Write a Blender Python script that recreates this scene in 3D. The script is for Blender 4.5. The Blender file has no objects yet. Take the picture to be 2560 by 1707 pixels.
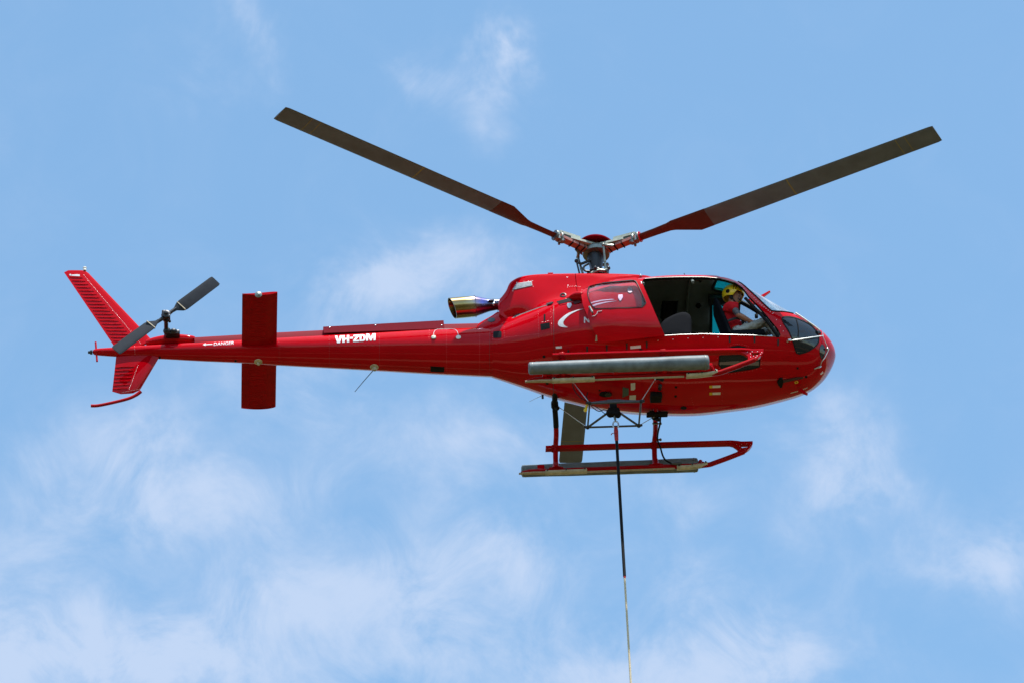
import bpy, bmesh, math, random
from math import sin, cos, pi, radians, sqrt, atan2
from mathutils import Vector, Matrix
from mathutils.bvhtree import BVHTree
from mathutils.geometry import tessellate_polygon
random.seed(7)
SC = bpy.context.scene
COL = SC.collection
V = Vector

# ------------------------------------------------------------------ camera
ELEV, ROLL, DIST, PXM = radians(37.0), radians(2.9), 90.0, 175.7
FPX = PXM * DIST                       # focal length in photo pixels (2560 wide)
fwd = V((0, cos(ELEV), sin(ELEV)))
up0 = V((0, -sin(ELEV), cos(ELEV)))
r0 = V((1, 0, 0))
right = cos(ROLL) * r0 - sin(ROLL) * up0
up = sin(ROLL) * r0 + cos(ROLL) * up0
CAM = V((0, 0, 1.7))
cam_d = bpy.data.cameras.new('camera')
cam = bpy.data.objects.new('camera', cam_d)
COL.objects.link(cam)
cam_d.sensor_width = 36
cam_d.lens = 36 * FPX / 2560
cam_d.clip_start = 0.5
cam_d.clip_end = 20000
cam.matrix_world = Matrix(((right.x, up.x, -fwd.x, CAM.x), (right.y, up.y, -fwd.y, CAM.y),
                           (right.z, up.z, -fwd.z, CAM.z), (0, 0, 0, 1)))
SC.camera = cam

# ------------------------------------------------------------------ sun, sky, exposure
SUN_EL = radians(70)
sd = V((0.50, -0.86, 0)).normalized() * cos(SUN_EL) + V((0, 0, sin(SUN_EL)))
sun_d = bpy.data.lights.new('sun', 'SUN')
sun_d.energy = 4.6
sun_d.angle = radians(0.53)
sun_d.color = (1.0, 0.955, 0.89)
sun = bpy.data.objects.new('sun', sun_d)
COL.objects.link(sun)
sun.rotation_euler = sd.to_track_quat('Z', 'Y').to_euler()
SC.view_settings.view_transform = 'Standard'
SC.view_settings.look = 'None'
SC.view_settings.gamma = 1
SC.view_settings.use_curve_mapping = False
SC.view_settings.exposure = 0.7

W = bpy.data.worlds.new('World')
SC.world = W
W.use_nodes = True
wn, wl = W.node_tree.nodes, W.node_tree.links
wn.clear()


def wnode(t, **k):
    n = wn.new(t)
    for a, b in k.items():
        setattr(n, a, b)
    return n


def wmath(op, a, b=None, c=None):
    n = wnode('ShaderNodeMath', operation=op)
    for i, x in enumerate((a, b, c)):
        if x is None:
            continue
        if isinstance(x, (int, float)):
            n.inputs[i].default_value = x
        else:
            wl.new(x, n.inputs[i])
    return n.outputs[0]


sky = wnode('ShaderNodeTexSky', sky_type='NISHITA', sun_disc=False)
sky.sun_elevation = SUN_EL
sky.sun_rotation = atan2(sd.x, sd.y)
sky.air_density = 1.0
sky.dust_density = 0.6
sky.ozone_density = 2.5
sky.altitude = 50
geo = wnode('ShaderNodeTexCoord')
DIR = geo.outputs['Generated']


def wdot(vec):
    n = wnode('ShaderNodeVectorMath', operation='DOT_PRODUCT')
    wl.new(DIR, n.inputs[0])
    n.inputs[1].default_value = vec
    return n.outputs['Value']


# the cloud field lives on the sky sphere: (a, b) are tangent angles round one compass direction
dc = wmath('MAXIMUM', wdot(fwd), 0.05)
ta = wmath('DIVIDE', wdot(right), dc)
tb = wmath('DIVIDE', wdot(up), dc)
comb = wnode('ShaderNodeCombineXYZ')
wl.new(ta, comb.inputs[0])
wl.new(tb, comb.inputs[1])
mp = wnode('ShaderNodeMapping')
wl.new(DIR, mp.inputs['Vector'])
mp.inputs['Scale'].default_value = (1, 1, 1)


def wnoise(scale, detail, rough, dist=0.0, off=0.0, vec=None):
    m = wnode('ShaderNodeMapping')
    wl.new(vec or DIR, m.inputs['Vector'])
    m.inputs['Location'].default_value = (off, off * .7, off * 1.3)
    n = wnode('ShaderNodeTexNoise')
    wl.new(m.outputs[0], n.inputs['Vector'])
    n.inputs['Scale'].default_value = scale
    n.inputs['Detail'].default_value = detail
    n.inputs['Roughness'].default_value = rough
    n.inputs['Distortion'].default_value = dist
    return n.outputs['Fac']


# soft cloud banks: photo x, photo y, radius x, radius y, strength
BANKS = [(1305, 130, 60, 55, 1.0), (1200, 210, 90, 70, .55), (1225, 280, 60, 60, .28), (1040, 165, 60, 45, .45), (640, 90, 50, 80, .50), (470, 190, 90, 60, .22),
         (1080, 690, 170, 75, .85), (930, 790, 200, 80, .55), (700, 960, 180, 80, .45), (560, 900, 120, 50, .25), (290, 1130, 130, 110, .70), (330, 1290, 200, 90, .50), (560, 1250, 200, 90, .45),
         (1150, 1130, 140, 100, .50), (1300, 1060, 110, 60, .40), (1700, 1230, 170, 80, .42), (2160, 1150, 110, 110, .80), (2060, 1030, 90, 50, .35), (2240, 1220, 80, 50, .40),
         (740, 1480, 150, 80, .90), (560, 1590, 190, 90, .50), (130, 1600, 240, 110, 1.0), (380, 1670, 200, 60, .7), (1080, 1500, 150, 110, .80), (1280, 1400, 120, 80, .60), (960, 1640, 160, 60, .45),
         (1620, 1680, 320, 70, 1.2), (1150, 1290, 260, 120, .22), (2050, 1450, 200, 160, .20), (850, 1080, 160, 90, .25), (60, 1330, 140, 120, .30), (1420, 1560, 120, 80, .40), (1740, 1520, 150, 110, .50), (1960, 1600, 150, 80, .45), (2500, 1360, 110, 90, .80), (2400, 1420, 110, 60, .35)]
warpn = wnoise(34, 5, .62, 0, 3.1)
warpm = wnoise(34, 5, .62, 0, 9.7)
wa = wmath('ADD', ta, wmath('MULTIPLY', wmath('SUBTRACT', warpn, .5), .030))
wb = wmath('ADD', tb, wmath('MULTIPLY', wmath('SUBTRACT', warpm, .5), .026))
field = None
for (u, v, ru, rv, st) in BANKS:
    x = wmath('DIVIDE', wmath('SUBTRACT', wa, (u - 1280) / FPX), ru * 1.25 / FPX)
    y = wmath('DIVIDE', wmath('SUBTRACT', wb, (853.5 - v) / FPX), rv * 1.25 / FPX)
    g = wmath('MULTIPLY', wmath('EXPONENT', wmath('MULTIPLY', wmath('ADD', wmath('MULTIPLY', x, x), wmath('MULTIPLY', y, y)), -1)), st)
    field = g if field is None else wmath('ADD', field, g)
base = wnoise(9, 5, .55, .2, 1.7)
fine = wnoise(62, 9, .64, .55, 5.3)
# the same thin cloud goes on all over the sky
# beyond the banks seen in the photograph the same kind of patches go on
rr_ = wmath('ADD', wmath('MULTIPLY', ta, ta), wmath('MULTIPLY', wmath('MULTIPLY', tb, tb), 2.2))
away = wnode('ShaderNodeMapRange', interpolation_type='SMOOTHSTEP')
wl.new(rr_, away.inputs[0])
away.inputs[1].default_value = .006
away.inputs[2].default_value = .020
patches = wmath('MULTIPLY', wmath('MAXIMUM', wmath('SUBTRACT', wnoise(11, 3, .5, .3, 8.1), .47), 0), 6.5)
field = wmath('ADD', field, wmath('MULTIPLY', patches, away.outputs[0]))
elsewhere = wmath('MULTIPLY', wmath('SUBTRACT', base, .44), 1.1)
f1 = wmath('ADD', wmath('MULTIPLY', field, .72), wmath('MULTIPLY', wmath('SUBTRACT', fine, .5), wmath('ADD', wmath('MULTIPLY', field, 2.0), .55)))
f1 = wmath('ADD', f1, wmath('MULTIPLY', elsewhere, .35))
mr = wnode('ShaderNodeMapRange', interpolation_type='SMOOTHSTEP')
wl.new(f1, mr.inputs[0])
mr.inputs[1].default_value = -.06
mr.inputs[2].default_value = .98
mr.inputs[3].default_value = 0.0
mr.inputs[4].default_value = .85
tint = wnode('ShaderNodeMix', data_type='RGBA', blend_type='MULTIPLY')
tint.inputs['Factor'].default_value = 1
wl.new(sky.outputs[0], tint.inputs['A'])
tint.inputs['B'].default_value = (1.05, 1.20, 1.09, 1)
SKYTINT = tint
mix = wnode('ShaderNodeMix', data_type='RGBA')
wl.new(mr.outputs[0], mix.inputs['Factor'])
wl.new(tint.outputs['Result'], mix.inputs['A'])
mix.inputs['B'].default_value = (2.45, 2.95, 3.85, 1)
CLOUD = mix
bg = wnode('ShaderNodeBackground')
wl.new(mix.outputs['Result'], bg.inputs['Color'])
bg.inputs['Strength'].default_value = 0.15
wo = wnode('ShaderNodeOutputWorld')
wl.new(bg.outputs[0], wo.inputs['Surface'])

# ------------------------------------------------------------------ body frame of the helicopter (x nose, y port, z up, z=0 at the skids)


def R3(axis, a):
    return Matrix.Rotation(a, 3, axis)


RB = R3('Z', radians(4.0)) @ R3('Y', -radians(1.55))
RBT = RB.transposed()


def ray(u, v):
    return (fwd * FPX + right * (u - 1280) + up * (853.5 - v)).normalized()


ORG = CAM + ray(1487, 626) * DIST - RB @ V((0, 0, 3.13))
CAMB = RBT @ (CAM - ORG)
BODY = Matrix.Translation(ORG) @ RB.to_4x4()


def at(u, v, y=None, x=None, z=None):
    """body coordinates of the point seen at photo pixel (u, v) on a plane of known y, x or z"""
    d = RBT @ ray(u, v)
    if y is not None:
        t = (y - CAMB.y) / d.y
    elif x is not None:
        t = (x - CAMB.x) / d.x
    else:
        t = (z - CAMB.z) / d.z
    return CAMB + d * t


# ------------------------------------------------------------------ materials
MATS = {}


def mat(name, color, rough=.5, metal=0.0, coat=0.0, spec=.5, noise=0.0, nscale=8.0, bump=0.0, bscale=60.0, coat_rough=.04, coat_ior=1.5):
    m = bpy.data.materials.new(name)
    m.use_nodes = True
    nt = m.node_tree
    b = nt.nodes['Principled BSDF']
    b.inputs['Base Color'].default_value = (*color, 1)
    b.inputs['Roughness'].default_value = rough
    b.inputs['Metallic'].default_value = metal
    b.inputs['Coat Weight'].default_value = coat
    b.inputs['Coat Roughness'].default_value = coat_rough
    b.inputs['Coat IOR'].default_value = coat_ior
    b.inputs['Specular IOR Level'].default_value = spec
    tc = nt.nodes.new('ShaderNodeTexCoord')
    if noise:
        n = nt.nodes.new('ShaderNodeTexNoise')
        n.inputs['Scale'].default_value = nscale
        n.inputs['Detail'].default_value = 6
        n.inputs['Roughness'].default_value = .6
        nt.links.new(tc.outputs['Object'], n.inputs['Vector'])
        r = nt.nodes.new('ShaderNodeMapRange')
        r.inputs[1].default_value = .3
        r.inputs[2].default_value = .7
        r.inputs[3].default_value = 1 - noise
        r.inputs[4].default_value = 1 + noise * .6
        nt.links.new(n.outputs['Fac'], r.inputs[0])
        mx = nt.nodes.new('ShaderNodeMix')
        mx.data_type = 'RGBA'
        mx.blend_type = 'MULTIPLY'
        mx.inputs['Factor'].default_value = 1
        mx.inputs['A'].default_value = (*color, 1)
        nt.links.new(r.outputs[0], mx.inputs['B'])
        nt.links.new(mx.outputs['Result'], b.inputs['Base Color'])
        r2 = nt.nodes.new('ShaderNodeMapRange')
        r2.inputs[3].default_value = max(0.02, rough - .08)
        r2.inputs[4].default_value = min(1, rough + .08)
        nt.links.new(n.outputs['Fac'], r2.inputs[0])
        nt.links.new(r2.outputs[0], b.inputs['Roughness'])
    if bump:
        n = nt.nodes.new('ShaderNodeTexNoise')
        n.inputs['Scale'].default_value = bscale
        n.inputs['Detail'].default_value = 4
        nt.links.new(tc.outputs['Object'], n.inputs['Vector'])
        bp = nt.nodes.new('ShaderNodeBump')
        bp.inputs['Strength'].default_value = 1
        bp.inputs['Distance'].default_value = bump
        nt.links.new(n.outputs['Fac'], bp.inputs['Height'])
        nt.links.new(bp.outputs[0], b.inputs['Normal'])
        if coat:
            nt.links.new(bp.outputs[0], b.inputs['Coat Normal'])
    MATS[name] = m
    return m


RED = (0.45, 0.0010, 0.006)
mat('red_paint', RED, .45, 0, 1.0, .0, .11, 1.7, .0015, 2.4, coat_ior=1.25)
mat('red_paint_worn', (0.34, 0.002, 0.005), .5, 0, .5, .02, .22, 9, .0006, 12, coat_ior=1.25)
mat('red_matt', (0.20, 0.010, 0.022), .6, 0, 0, .04, .12, 6)
mat('dark_trim', (0.010, 0.010, 0.012), .5, 0, 0, .12)
mat('seam', (0.05, 0.006, 0.008), .5)
mat('lining', (0.13, 0.155, 0.145), .75, 0, 0, .3, .2, 5)
mat('lining_dark', (0.012, 0.014, 0.014), .7)
mat('rubber', (0.010, 0.010, 0.011), .65, 0, 0, .10, .2, 30)
mat('leather', (0.006, 0.007, 0.010), .85, 0, 0, .06, .1, 20)
mat('steel', (0.55, 0.56, 0.56), .28, 1.0, 0, .5, .15, 30)
mat('red_shaded', (0.16, 0.001, 0.004), .5, 0, .3, .0, coat_ior=1.2)  # darker red: shade under the hub cap put into its colour
mat('hub_metal', (0.22, 0.24, 0.22), .42, .8, 0, .5, .3, 22)
mat('hub_fibreglass', (0.36, 0.40, 0.34), .5, 0, .2, .5, .25, 18)
mat('sleeve', (0.34, 0.13, 0.10), .45, .2, .2, .5, .25, 20)
mat('dark_metal', (0.035, 0.037, 0.042), .42, .6, 0, .5, .25, 30)
mat('frame_grey', (0.10, 0.115, 0.13), .4, .5, 0, .5, .25, 25)
mat('float_fabric', (0.15, 0.18, 0.195), .75, 0, .3, .1, .30, 9, .0012, 9, coat_rough=.45)
mat('blade_grey', (0.125, 0.145, 0.185), .6, 0, 0, .25, .22, 3)
mat('tail_blade', (0.035, 0.040, 0.050), .85, 0, 0, .1, .2, 6)
mat('blade_root', (0.10, 0.034, 0.028), .55, 0, 0, .2, .18, 6)
mat('blade_edge', (0.30, 0.30, 0.30), .3, 1, 0, .5, .15, 12)
mat('yellow_mark', (0.65, 0.50, 0.03), .5)
mat('balance_yellow', (0.24, 0.20, 0.07), .6)
mat('yellow_plastic', (0.88, 0.62, 0.01), .35, 0, .3)
mat('white_decal', (0.72, 0.73, 0.77), .45, 0, 0, .3, .10, 14)
mat('white_plastic', (0.74, 0.73, 0.68), .4, 0, .2, .5, .15, 25)
mat('silver', (0.55, 0.56, 0.55), .3, .9, 0, .5, .15, 30)
mat('beige', (0.50, 0.46, 0.34), .55, 0, 0, .4, .3, 16)
mat('wear_strip', (0.42, 0.36, 0.26), .6, .2, 0, .4, .3, 40)
mat('green_panel', (0.07, 0.12, 0.10), .5, 0, 0, .4, .2, 30)
mat('grille', (0.34, 0.36, 0.30), .45, .7, 0, .5, .3, 60)
mat('skin', (0.40, 0.19, 0.13), .5, 0, 0, .4, .15, 20)
mat('tattoo', (0.09, 0.085, 0.09), .55, 0, 0, .4, .5, 45)
mat('hair', (0.02, 0.014, 0.01), .6)
mat('shirt', (0.52, 0.006, 0.012), .85, 0, 0, .2, .15, 14, .006, 18)
mat('trousers', (0.34, 0.34, 0.32), .85, 0, 0, .2, .15, 9, .012, 14)
mat('black_cloth', (0.012, 0.012, 0.013), .8)
mat('rope', (0.60, 0.50, 0.34), .8, 0, 0, .3, .3, 60, .003, 120)
mat('red_sleeve', (0.45, 0.03, 0.03), .7, 0, 0, .3, .3, 40)
mat('lamp_dark', (0.015, 0.016, 0.018), .12, 0, .3, .3)
mat('window_dark', (0.008, 0.012, 0.018), .05, 0, .4, .35, .0)
mat('rivet', (0.60, 0.10, 0.11), .28, .3, .6)  # paler than the red heads: their highlights put into the colour
mat('rivet_bright', (0.75, 0.62, 0.62), .3, .6, 0)  # whiter version, highlights on the heads put into the colour
mat('ground', (0.13, 0.11, 0.06), .95, 0, 0, .1)


def glass(name, tint, frost=0.0, ior=1.45, film=0.0):
    m = bpy.data.materials.new(name)
    m.use_nodes = True
    nt = m.node_tree
    nt.nodes.clear()
    o = nt.nodes.new('ShaderNodeOutputMaterial')
    t = nt.nodes.new('ShaderNodeBsdfTransparent')
    t.inputs[0].default_value = (*tint, 1)
    g = nt.nodes.new('ShaderNodeBsdfGlossy')
    g.inputs['Roughness'].default_value = .03
    g.inputs['Color'].default_value = (1, 1, 1, 1)
    # Schlick reflectance, the same from both sides of the thin pane
    ge = nt.nodes.new('ShaderNodeNewGeometry')
    dt_ = nt.nodes.new('ShaderNodeVectorMath')
    dt_.operation = 'DOT_PRODUCT'
    nt.links.new(ge.outputs['Incoming'], dt_.inputs[0])
    nt.links.new(ge.outputs['Normal'], dt_.inputs[1])

    def mth(op, a, b=None):
        q = nt.nodes.new('ShaderNodeMath')
        q.operation = op
        for i_, x_ in enumerate((a, b)):
            if x_ is None:
                continue
            if isinstance(x_, (int, float)):
                q.inputs[i_].default_value = x_
            else:
                nt.links.new(x_, q.inputs[i_])
        return q
    f0_ = ((ior - 1) / (ior + 1)) ** 2
    om = mth('SUBTRACT', 1.0, mth('ABSOLUTE', dt_.outputs['Value']).outputs[0])
    f = mth('ADD', mth('MULTIPLY', mth('POWER', om.outputs[0], 5.0).outputs[0], 1 - f0_).outputs[0], f0_)
    mx = nt.nodes.new('ShaderNodeMixShader')
    nt.links.new(f.outputs[0], mx.inputs[0])
    nt.links.new(t.outputs[0], mx.inputs[1])
    nt.links.new(g.outputs[0], mx.inputs[2])
    last = mx.outputs[0]
    if film:       # thin uneven whitish diffuse layer over the pane
        d = nt.nodes.new('ShaderNodeBsdfDiffuse')
        d.inputs[0].default_value = (.8, .82, .85, 1)
        m2 = nt.nodes.new('ShaderNodeMixShader')
        n = nt.nodes.new('ShaderNodeTexNoise')
        n.inputs['Scale'].default_value = 5
        tc = nt.nodes.new('ShaderNodeTexCoord')
        nt.links.new(tc.outputs['Object'], n.inputs['Vector'])
        r = nt.nodes.new('ShaderNodeMapRange')
        r.inputs[1].default_value = .3
        r.inputs[2].default_value = .7
        r.inputs[3].default_value = film * .4
        r.inputs[4].default_value = film * 1.4
        nt.links.new(n.outputs['Fac'], r.inputs[0])
        nt.links.new(r.outputs[0], m2.inputs[0])
        nt.links.new(last, m2.inputs[1])
        nt.links.new(d.outputs[0], m2.inputs[2])
        last = m2.outputs[0]
    nt.links.new(last, o.inputs[0])
    MATS[name] = m


glass('windshield_glass', (.90, .93, .95), film=.11)
glass('door_glass', (.92, .85, .91), film=.018, ior=1.33)
glass('teal_glass', (.10, .60, .55))


def exhaust_material():
    m = mat('exhaust_metal', (.6, .5, .3), .24, 1.0)
    nt = m.node_tree
    b = nt.nodes['Principled BSDF']
    tc = nt.nodes.new('ShaderNodeTexCoord')
    sp = nt.nodes.new('ShaderNodeSeparateXYZ')
    nt.links.new(tc.outputs['Object'], sp.inputs[0])
    n = nt.nodes.new('ShaderNodeTexNoise')
    n.inputs['Scale'].default_value = 9
    nt.links.new(tc.outputs['Object'], n.inputs['Vector'])
    ad = nt.nodes.new('ShaderNodeMath')
    ad.operation = 'MULTIPLY_ADD'
    nt.links.new(n.outputs['Fac'], ad.inputs[0])
    ad.inputs[1].default_value = .05
    nt.links.new(sp.outputs[0], ad.inputs[2])
    mr_ = nt.nodes.new('ShaderNodeMapRange')
    mr_.inputs[1].default_value = -2.1
    mr_.inputs[2].default_value = -1.5
    nt.links.new(ad.outputs[0], mr_.inputs[0])
    cr = nt.nodes.new('ShaderNodeValToRGB')
    e = cr.color_ramp.elements
    e[0].position = 0
    e[0].color = (.30, .22, .11, 1)
    e[1].position = 1
    e[1].color = (.10, .10, .14, 1)
    for p, c in ((.3, (.30, .23, .10, 1)), (.52, (.36, .30, .20, 1)), (.62, (.28, .22, .32, 1)), (.76, (.15, .15, .42, 1)), (.9, (.09, .10, .22, 1))):
        q = e.new(p)
        q.color = c
    nt.links.new(mr_.outputs[0], cr.inputs[0])
    nt.links.new(cr.outputs[0], b.inputs['Base Color'])


exhaust_material()


def ground_material():
    m = MATS['ground']
    nt = m.node_tree
    b = nt.nodes['Principled BSDF']
    tc = nt.nodes.new('ShaderNodeTexCoord')
    n = nt.nodes.new('ShaderNodeTexNoise')
    n.inputs['Scale'].default_value = .02
    n.inputs['Detail'].default_value = 8
    nt.links.new(tc.outputs['Object'], n.inputs['Vector'])
    v = nt.nodes.new('ShaderNodeTexVoronoi')
    v.inputs['Scale'].default_value = .012
    nt.links.new(tc.outputs['Object'], v.inputs['Vector'])
    cr = nt.nodes.new('ShaderNodeValToRGB')
    e = cr.color_ramp.elements
    e[0].position = .3
    e[0].color = (.03, .045, .015, 1)
    e[1].position = .7
    e[1].color = (.20, .13, .07, 1)
    q = e.new(.5)
    q.color = (.075, .07, .03, 1)
    nt.links.new(n.outputs['Fac'], cr.inputs[0])
    cr2 = nt.nodes.new('ShaderNodeValToRGB')
    e = cr2.color_ramp.elements
    e[0].color = (.32, .44, .24, 1)
    e[1].color = (.9, .74, .65, 1)
    nt.links.new(v.outputs['Color'], cr2.inputs[0])
    mx = nt.nodes.new('ShaderNodeMix')
    mx.data_type = 'RGBA'
    mx.blend_type = 'MULTIPLY'
    mx.inputs['Factor'].default_value = 1
    nt.links.new(cr.outputs[0], mx.inputs['A'])
    nt.links.new(cr2.outputs[0], mx.inputs['B'])
    nt.links.new(mx.outputs['Result'], b.inputs['Base Color'])


ground_material()

# ------------------------------------------------------------------ mesh building


class MB:
    """collects vertices and faces of one mesh"""

    def __init__(self):
        self.v, self.f, self.m = [], [], []

    def add(self, vs, fs, mi=0):
        o = len(self.v)
        self.v += [V(p) for p in vs]
        self.f += [tuple(i + o for i in f) for f in fs]
        self.m += [mi] * len(fs)
        return self

    def box(self, c, s, rot=None, bev=0.0):
        c = V(c)
        hx, hy, hz = s[0] / 2, s[1] / 2, s[2] / 2
        if not bev:
            vs = [V((x * hx, y * hy, z * hz)) for x in (-1, 1) for y in (-1, 1) for z in (-1, 1)]
            fs = [(0, 1, 3, 2), (4, 6, 7, 5), (0, 4, 5, 1), (2, 3, 7, 6), (0, 2, 6, 4), (1, 5, 7, 3)]
        else:
            bm = bmesh.new()
            bmesh.ops.create_cube(bm, size=1)
            for q in bm.verts:
                q.co = V((q.co.x * s[0], q.co.y * s[1], q.co.z * s[2]))
            bmesh.ops.bevel(bm, geom=list(bm.edges), offset=bev, segments=2, affect='EDGES', profile=.5)
            bm.verts.index_update()
            vs = [q.co.copy() for q in bm.verts]
            fs = [tuple(q.index for q in f.verts) for f in bm.faces]
            bm.free()
        if rot is not None:
            vs = [rot @ q for q in vs]
        return self.add([c + q for q in vs], fs)

    def rings(self, rings, cap=True, close=True, mi=0):
        n = len(rings[0])
        vs = [p for r in rings for p in r]
        fs = []
        for i in range(len(rings) - 1):
            for j in range(n if close else n - 1):
                k = (j + 1) % n
                fs.append((i * n + j, i * n + k, (i + 1) * n + k, (i + 1) * n + j))
        if cap:
            fs.append(tuple(reversed(range(n))))
            fs.append(tuple(range((len(rings) - 1) * n, len(rings) * n)))
        return self.add(vs, fs, mi)

    def tube(self, pts, r, seg=10, cap=True, flat=1.0, upv=None):
        pts = [V(p) for p in pts]
        rs = r if isinstance(r, (list, tuple)) else [r] * len(pts)
        rings = []
        ref = V(upv) if upv is not None else None
        for i, p in enumerate(pts):
            t = (pts[min(i + 1, len(pts) - 1)] - pts[max(i - 1, 0)]).normalized()
            if ref is None:
                ref = V((0, 0, 1)) if abs(t.z) < .9 else V((0, 1, 0))
            a = (ref - t * ref.dot(t)).normalized()
            if upv is None:
                ref = a
            b = t.cross(a)
            rings.append([p + (a * cos(2 * pi * k / seg) + b * sin(2 * pi * k / seg) * flat) * rs[i] for k in range(seg)])
        return self.rings(rings, cap)

    def lathe(self, base, axis, prof, seg=24):
        """prof: list of (distance along axis, radius)"""
        base, t = V(base), V(axis).normalized()
        a = t.orthogonal().normalized()
        b = t.cross(a)
        rings = [[base + t * d + (a * cos(2 * pi * k / seg) + b * sin(2 * pi * k / seg)) * max(r, .0004) for k in range(seg)] for d, r in prof]
        return self.rings(rings, True)

    def prism(self, poly, vec):
        """closed polygon of 3D points extruded by vec"""
        n = len(poly)
        vs = [V(p) for p in poly] + [V(p) + V(vec) for p in poly]
        fs = [tuple(range(n)), tuple(reversed(range(n, 2 * n)))] + [((i + 1) % n, i, i + n, (i + 1) % n + n) for i in range(n)]
        return self.add(vs, fs)

    def ball(self, c, r, seg=14, rg=9):
        c = V(c)
        rr = r if isinstance(r, (tuple, list)) else (r, r, r)
        rings = []
        for i in range(rg + 1):
            a = -pi / 2 + pi * i / rg
            k = max(cos(a), .002)
            rings.append([c + V((rr[0] * k * cos(2 * pi * j / seg), rr[1] * k * sin(2 * pi * j / seg), rr[2] * sin(a))) for j in range(seg)])
        return self.rings(rings)


def finish(me, sharp=35, recalc=True):
    bm = bmesh.new()
    bm.from_mesh(me)
    if recalc:
        bmesh.ops.recalc_face_normals(bm, faces=bm.faces)
    bm.to_mesh(me)
    bm.free()
    if sharp is not None:
        me.shade_smooth()
        me.set_sharp_from_angle(angle=radians(sharp))


def link(name, me, parent=None):
    o = bpy.data.objects.new(name, me)
    COL.objects.link(o)
    if parent is not None:
        o.parent = parent
    return o


def obj(name, mb, material, parent=None, sharp=35, label=None, recalc=True):
    me = bpy.data.meshes.new(name)
    org = V(parent.get('_base', (0, 0, 0))) if parent is not None and parent.type == 'EMPTY' else V((0, 0, 0))
    if parent is not None and parent.type != 'EMPTY' and parent.parent is not None:
        org = V(parent.parent.get('_base', (0, 0, 0)))
    me.from_pydata([p - org for p in mb.v], [], mb.f)
    ms = material if isinstance(material, (list, tuple)) else [material]
    for q in ms:
        me.materials.append(MATS[q])
    if len(ms) > 1:
        for i, p in enumerate(me.polygons):
            p.material_index = mb.m[i]
    finish(me, sharp, recalc)
    o = link(name, me, parent)
    if label:
        o['label'] = label
    return o


def thing(name, label, cat, base=(0, 0, 0), group=None):
    o = bpy.data.objects.new(name, None)
    COL.objects.link(o)
    o.empty_display_size = .3
    o.matrix_world = BODY @ Matrix.Translation(V(base))
    o['_base'] = tuple(base)
    o['label'] = label
    o['category'] = cat
    if group:
        o['group'] = group
    return o


def smooth_path(pts, n=6):
    pts = [V(p) for p in pts]
    out = []
    for i in range(len(pts) - 1):
        p0, p1, p2, p3 = pts[max(i - 1, 0)], pts[i], pts[i + 1], pts[min(i + 2, len(pts) - 1)]
        for k in range(n):
            t = k / n
            out.append(.5 * ((2 * p1) + (p2 - p0) * t + (2 * p0 - 5 * p1 + 4 * p2 - p3) * t * t + (3 * p1 - p0 - 3 * p2 + p3) * t ** 3))
    out.append(pts[-1])
    return out


# ------------------------------------------------------------------ ground
gm = MB()
N = 96
rad = [0, 20, 60, 150, 400, 1000, 2500, 6000, 12000]
gm.rings([[V((max(r, .01) * cos(2 * pi * k / N), max(r, .01) * sin(2 * pi * k / N), 0)) for k in range(N)] for r in rad], cap=False)
g = obj('ground', gm, 'ground', None, None)
g['kind'] = 'structure'
g['label'] = 'dry grassy ground far below the helicopter'

mat('dirt', (0.42, 0.30, 0.17), .95, 0, 0, .1, .2, .05)
mat('tree_green', (0.03, 0.05, 0.018), .9, 0, 0, .1, .3, .2)
for yc, wd, x0, x1, nm in ((64, 9, -2500, 2500, 'reflection_road'), (108, 5, -2500, 2500, 'reflection_road'), (16, 4, -900, 900, 'reflection_track')):  # unseen road strips added so the boom paint reflects bright lines
    rm = MB()
    n_ = 160
    a_, b_ = [], []
    for k in range(n_ + 1):
        x = x0 + (x1 - x0) * k / n_
        yy = yc + .05 * x + 6 * sin(x / 160) + .00001 * x * x
        a_.append(V((x, yy - wd / 2, .004)))
        b_.append(V((x, yy + wd / 2, .004)))
    rm.add(a_ + b_, [(i, i + 1, n_ + 2 + i, n_ + 1 + i) for i in range(n_)])
    q = obj(nm, rm, 'dirt', None, None)
    q['kind'] = 'structure'
    q['label'] = 'pale dirt road added unseen to reflect in the paint'

# ------------------------------------------------------------------ helicopter
H = thing('helicopter', 'red helicopter hovering with its side door slid open and a long line slung below', 'helicopter')

# x, half width, top z, bottom z, waist z, section exponent
HULL = [(3.25, 0.030, 1.195, 1.120, 1.15, 2.00), (3.22, 0.150, 1.280, 1.030, 1.15, 2.00), (3.15, 0.290, 1.358, 0.905, 1.15, 2.00),
        (3.05, 0.410, 1.445, 0.785, 1.15, 2.05), (2.90, 0.530, 1.550, 0.679, 1.15, 2.10), (2.72, 0.630, 1.651, 0.621, 1.16, 2.15),
        (2.50, 0.720, 1.775, 0.584, 1.18, 2.20), (2.25, 0.790, 1.958, 0.548, 1.21, 2.30), (2.00, 0.850, 2.155, 0.525, 1.25, 2.40),
        (1.70, 0.900, 2.300, 0.512, 1.30, 2.50), (1.30, 0.930, 2.308, 0.490, 1.32, 2.60), (0.90, 0.935, 2.305, 0.500, 1.35, 2.60),
        (0.45, 0.935, 2.242, 0.546, 1.37, 2.60), (0.00, 0.910, 2.093, 0.625, 1.38, 2.60), (-0.40, 0.830, 1.985, 0.715, 1.38, 2.50),
        (-0.80, 0.690, 1.940, 0.797, 1.38, 2.35), (-1.15, 0.530, 1.878, 0.879, 1.38, 2.15), (-1.40, 0.430, 1.790, 0.956, 1.38, 2.05),
        (-1.60, 0.360, 1.712, 1.025, 1.376, 2.00)]


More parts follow.
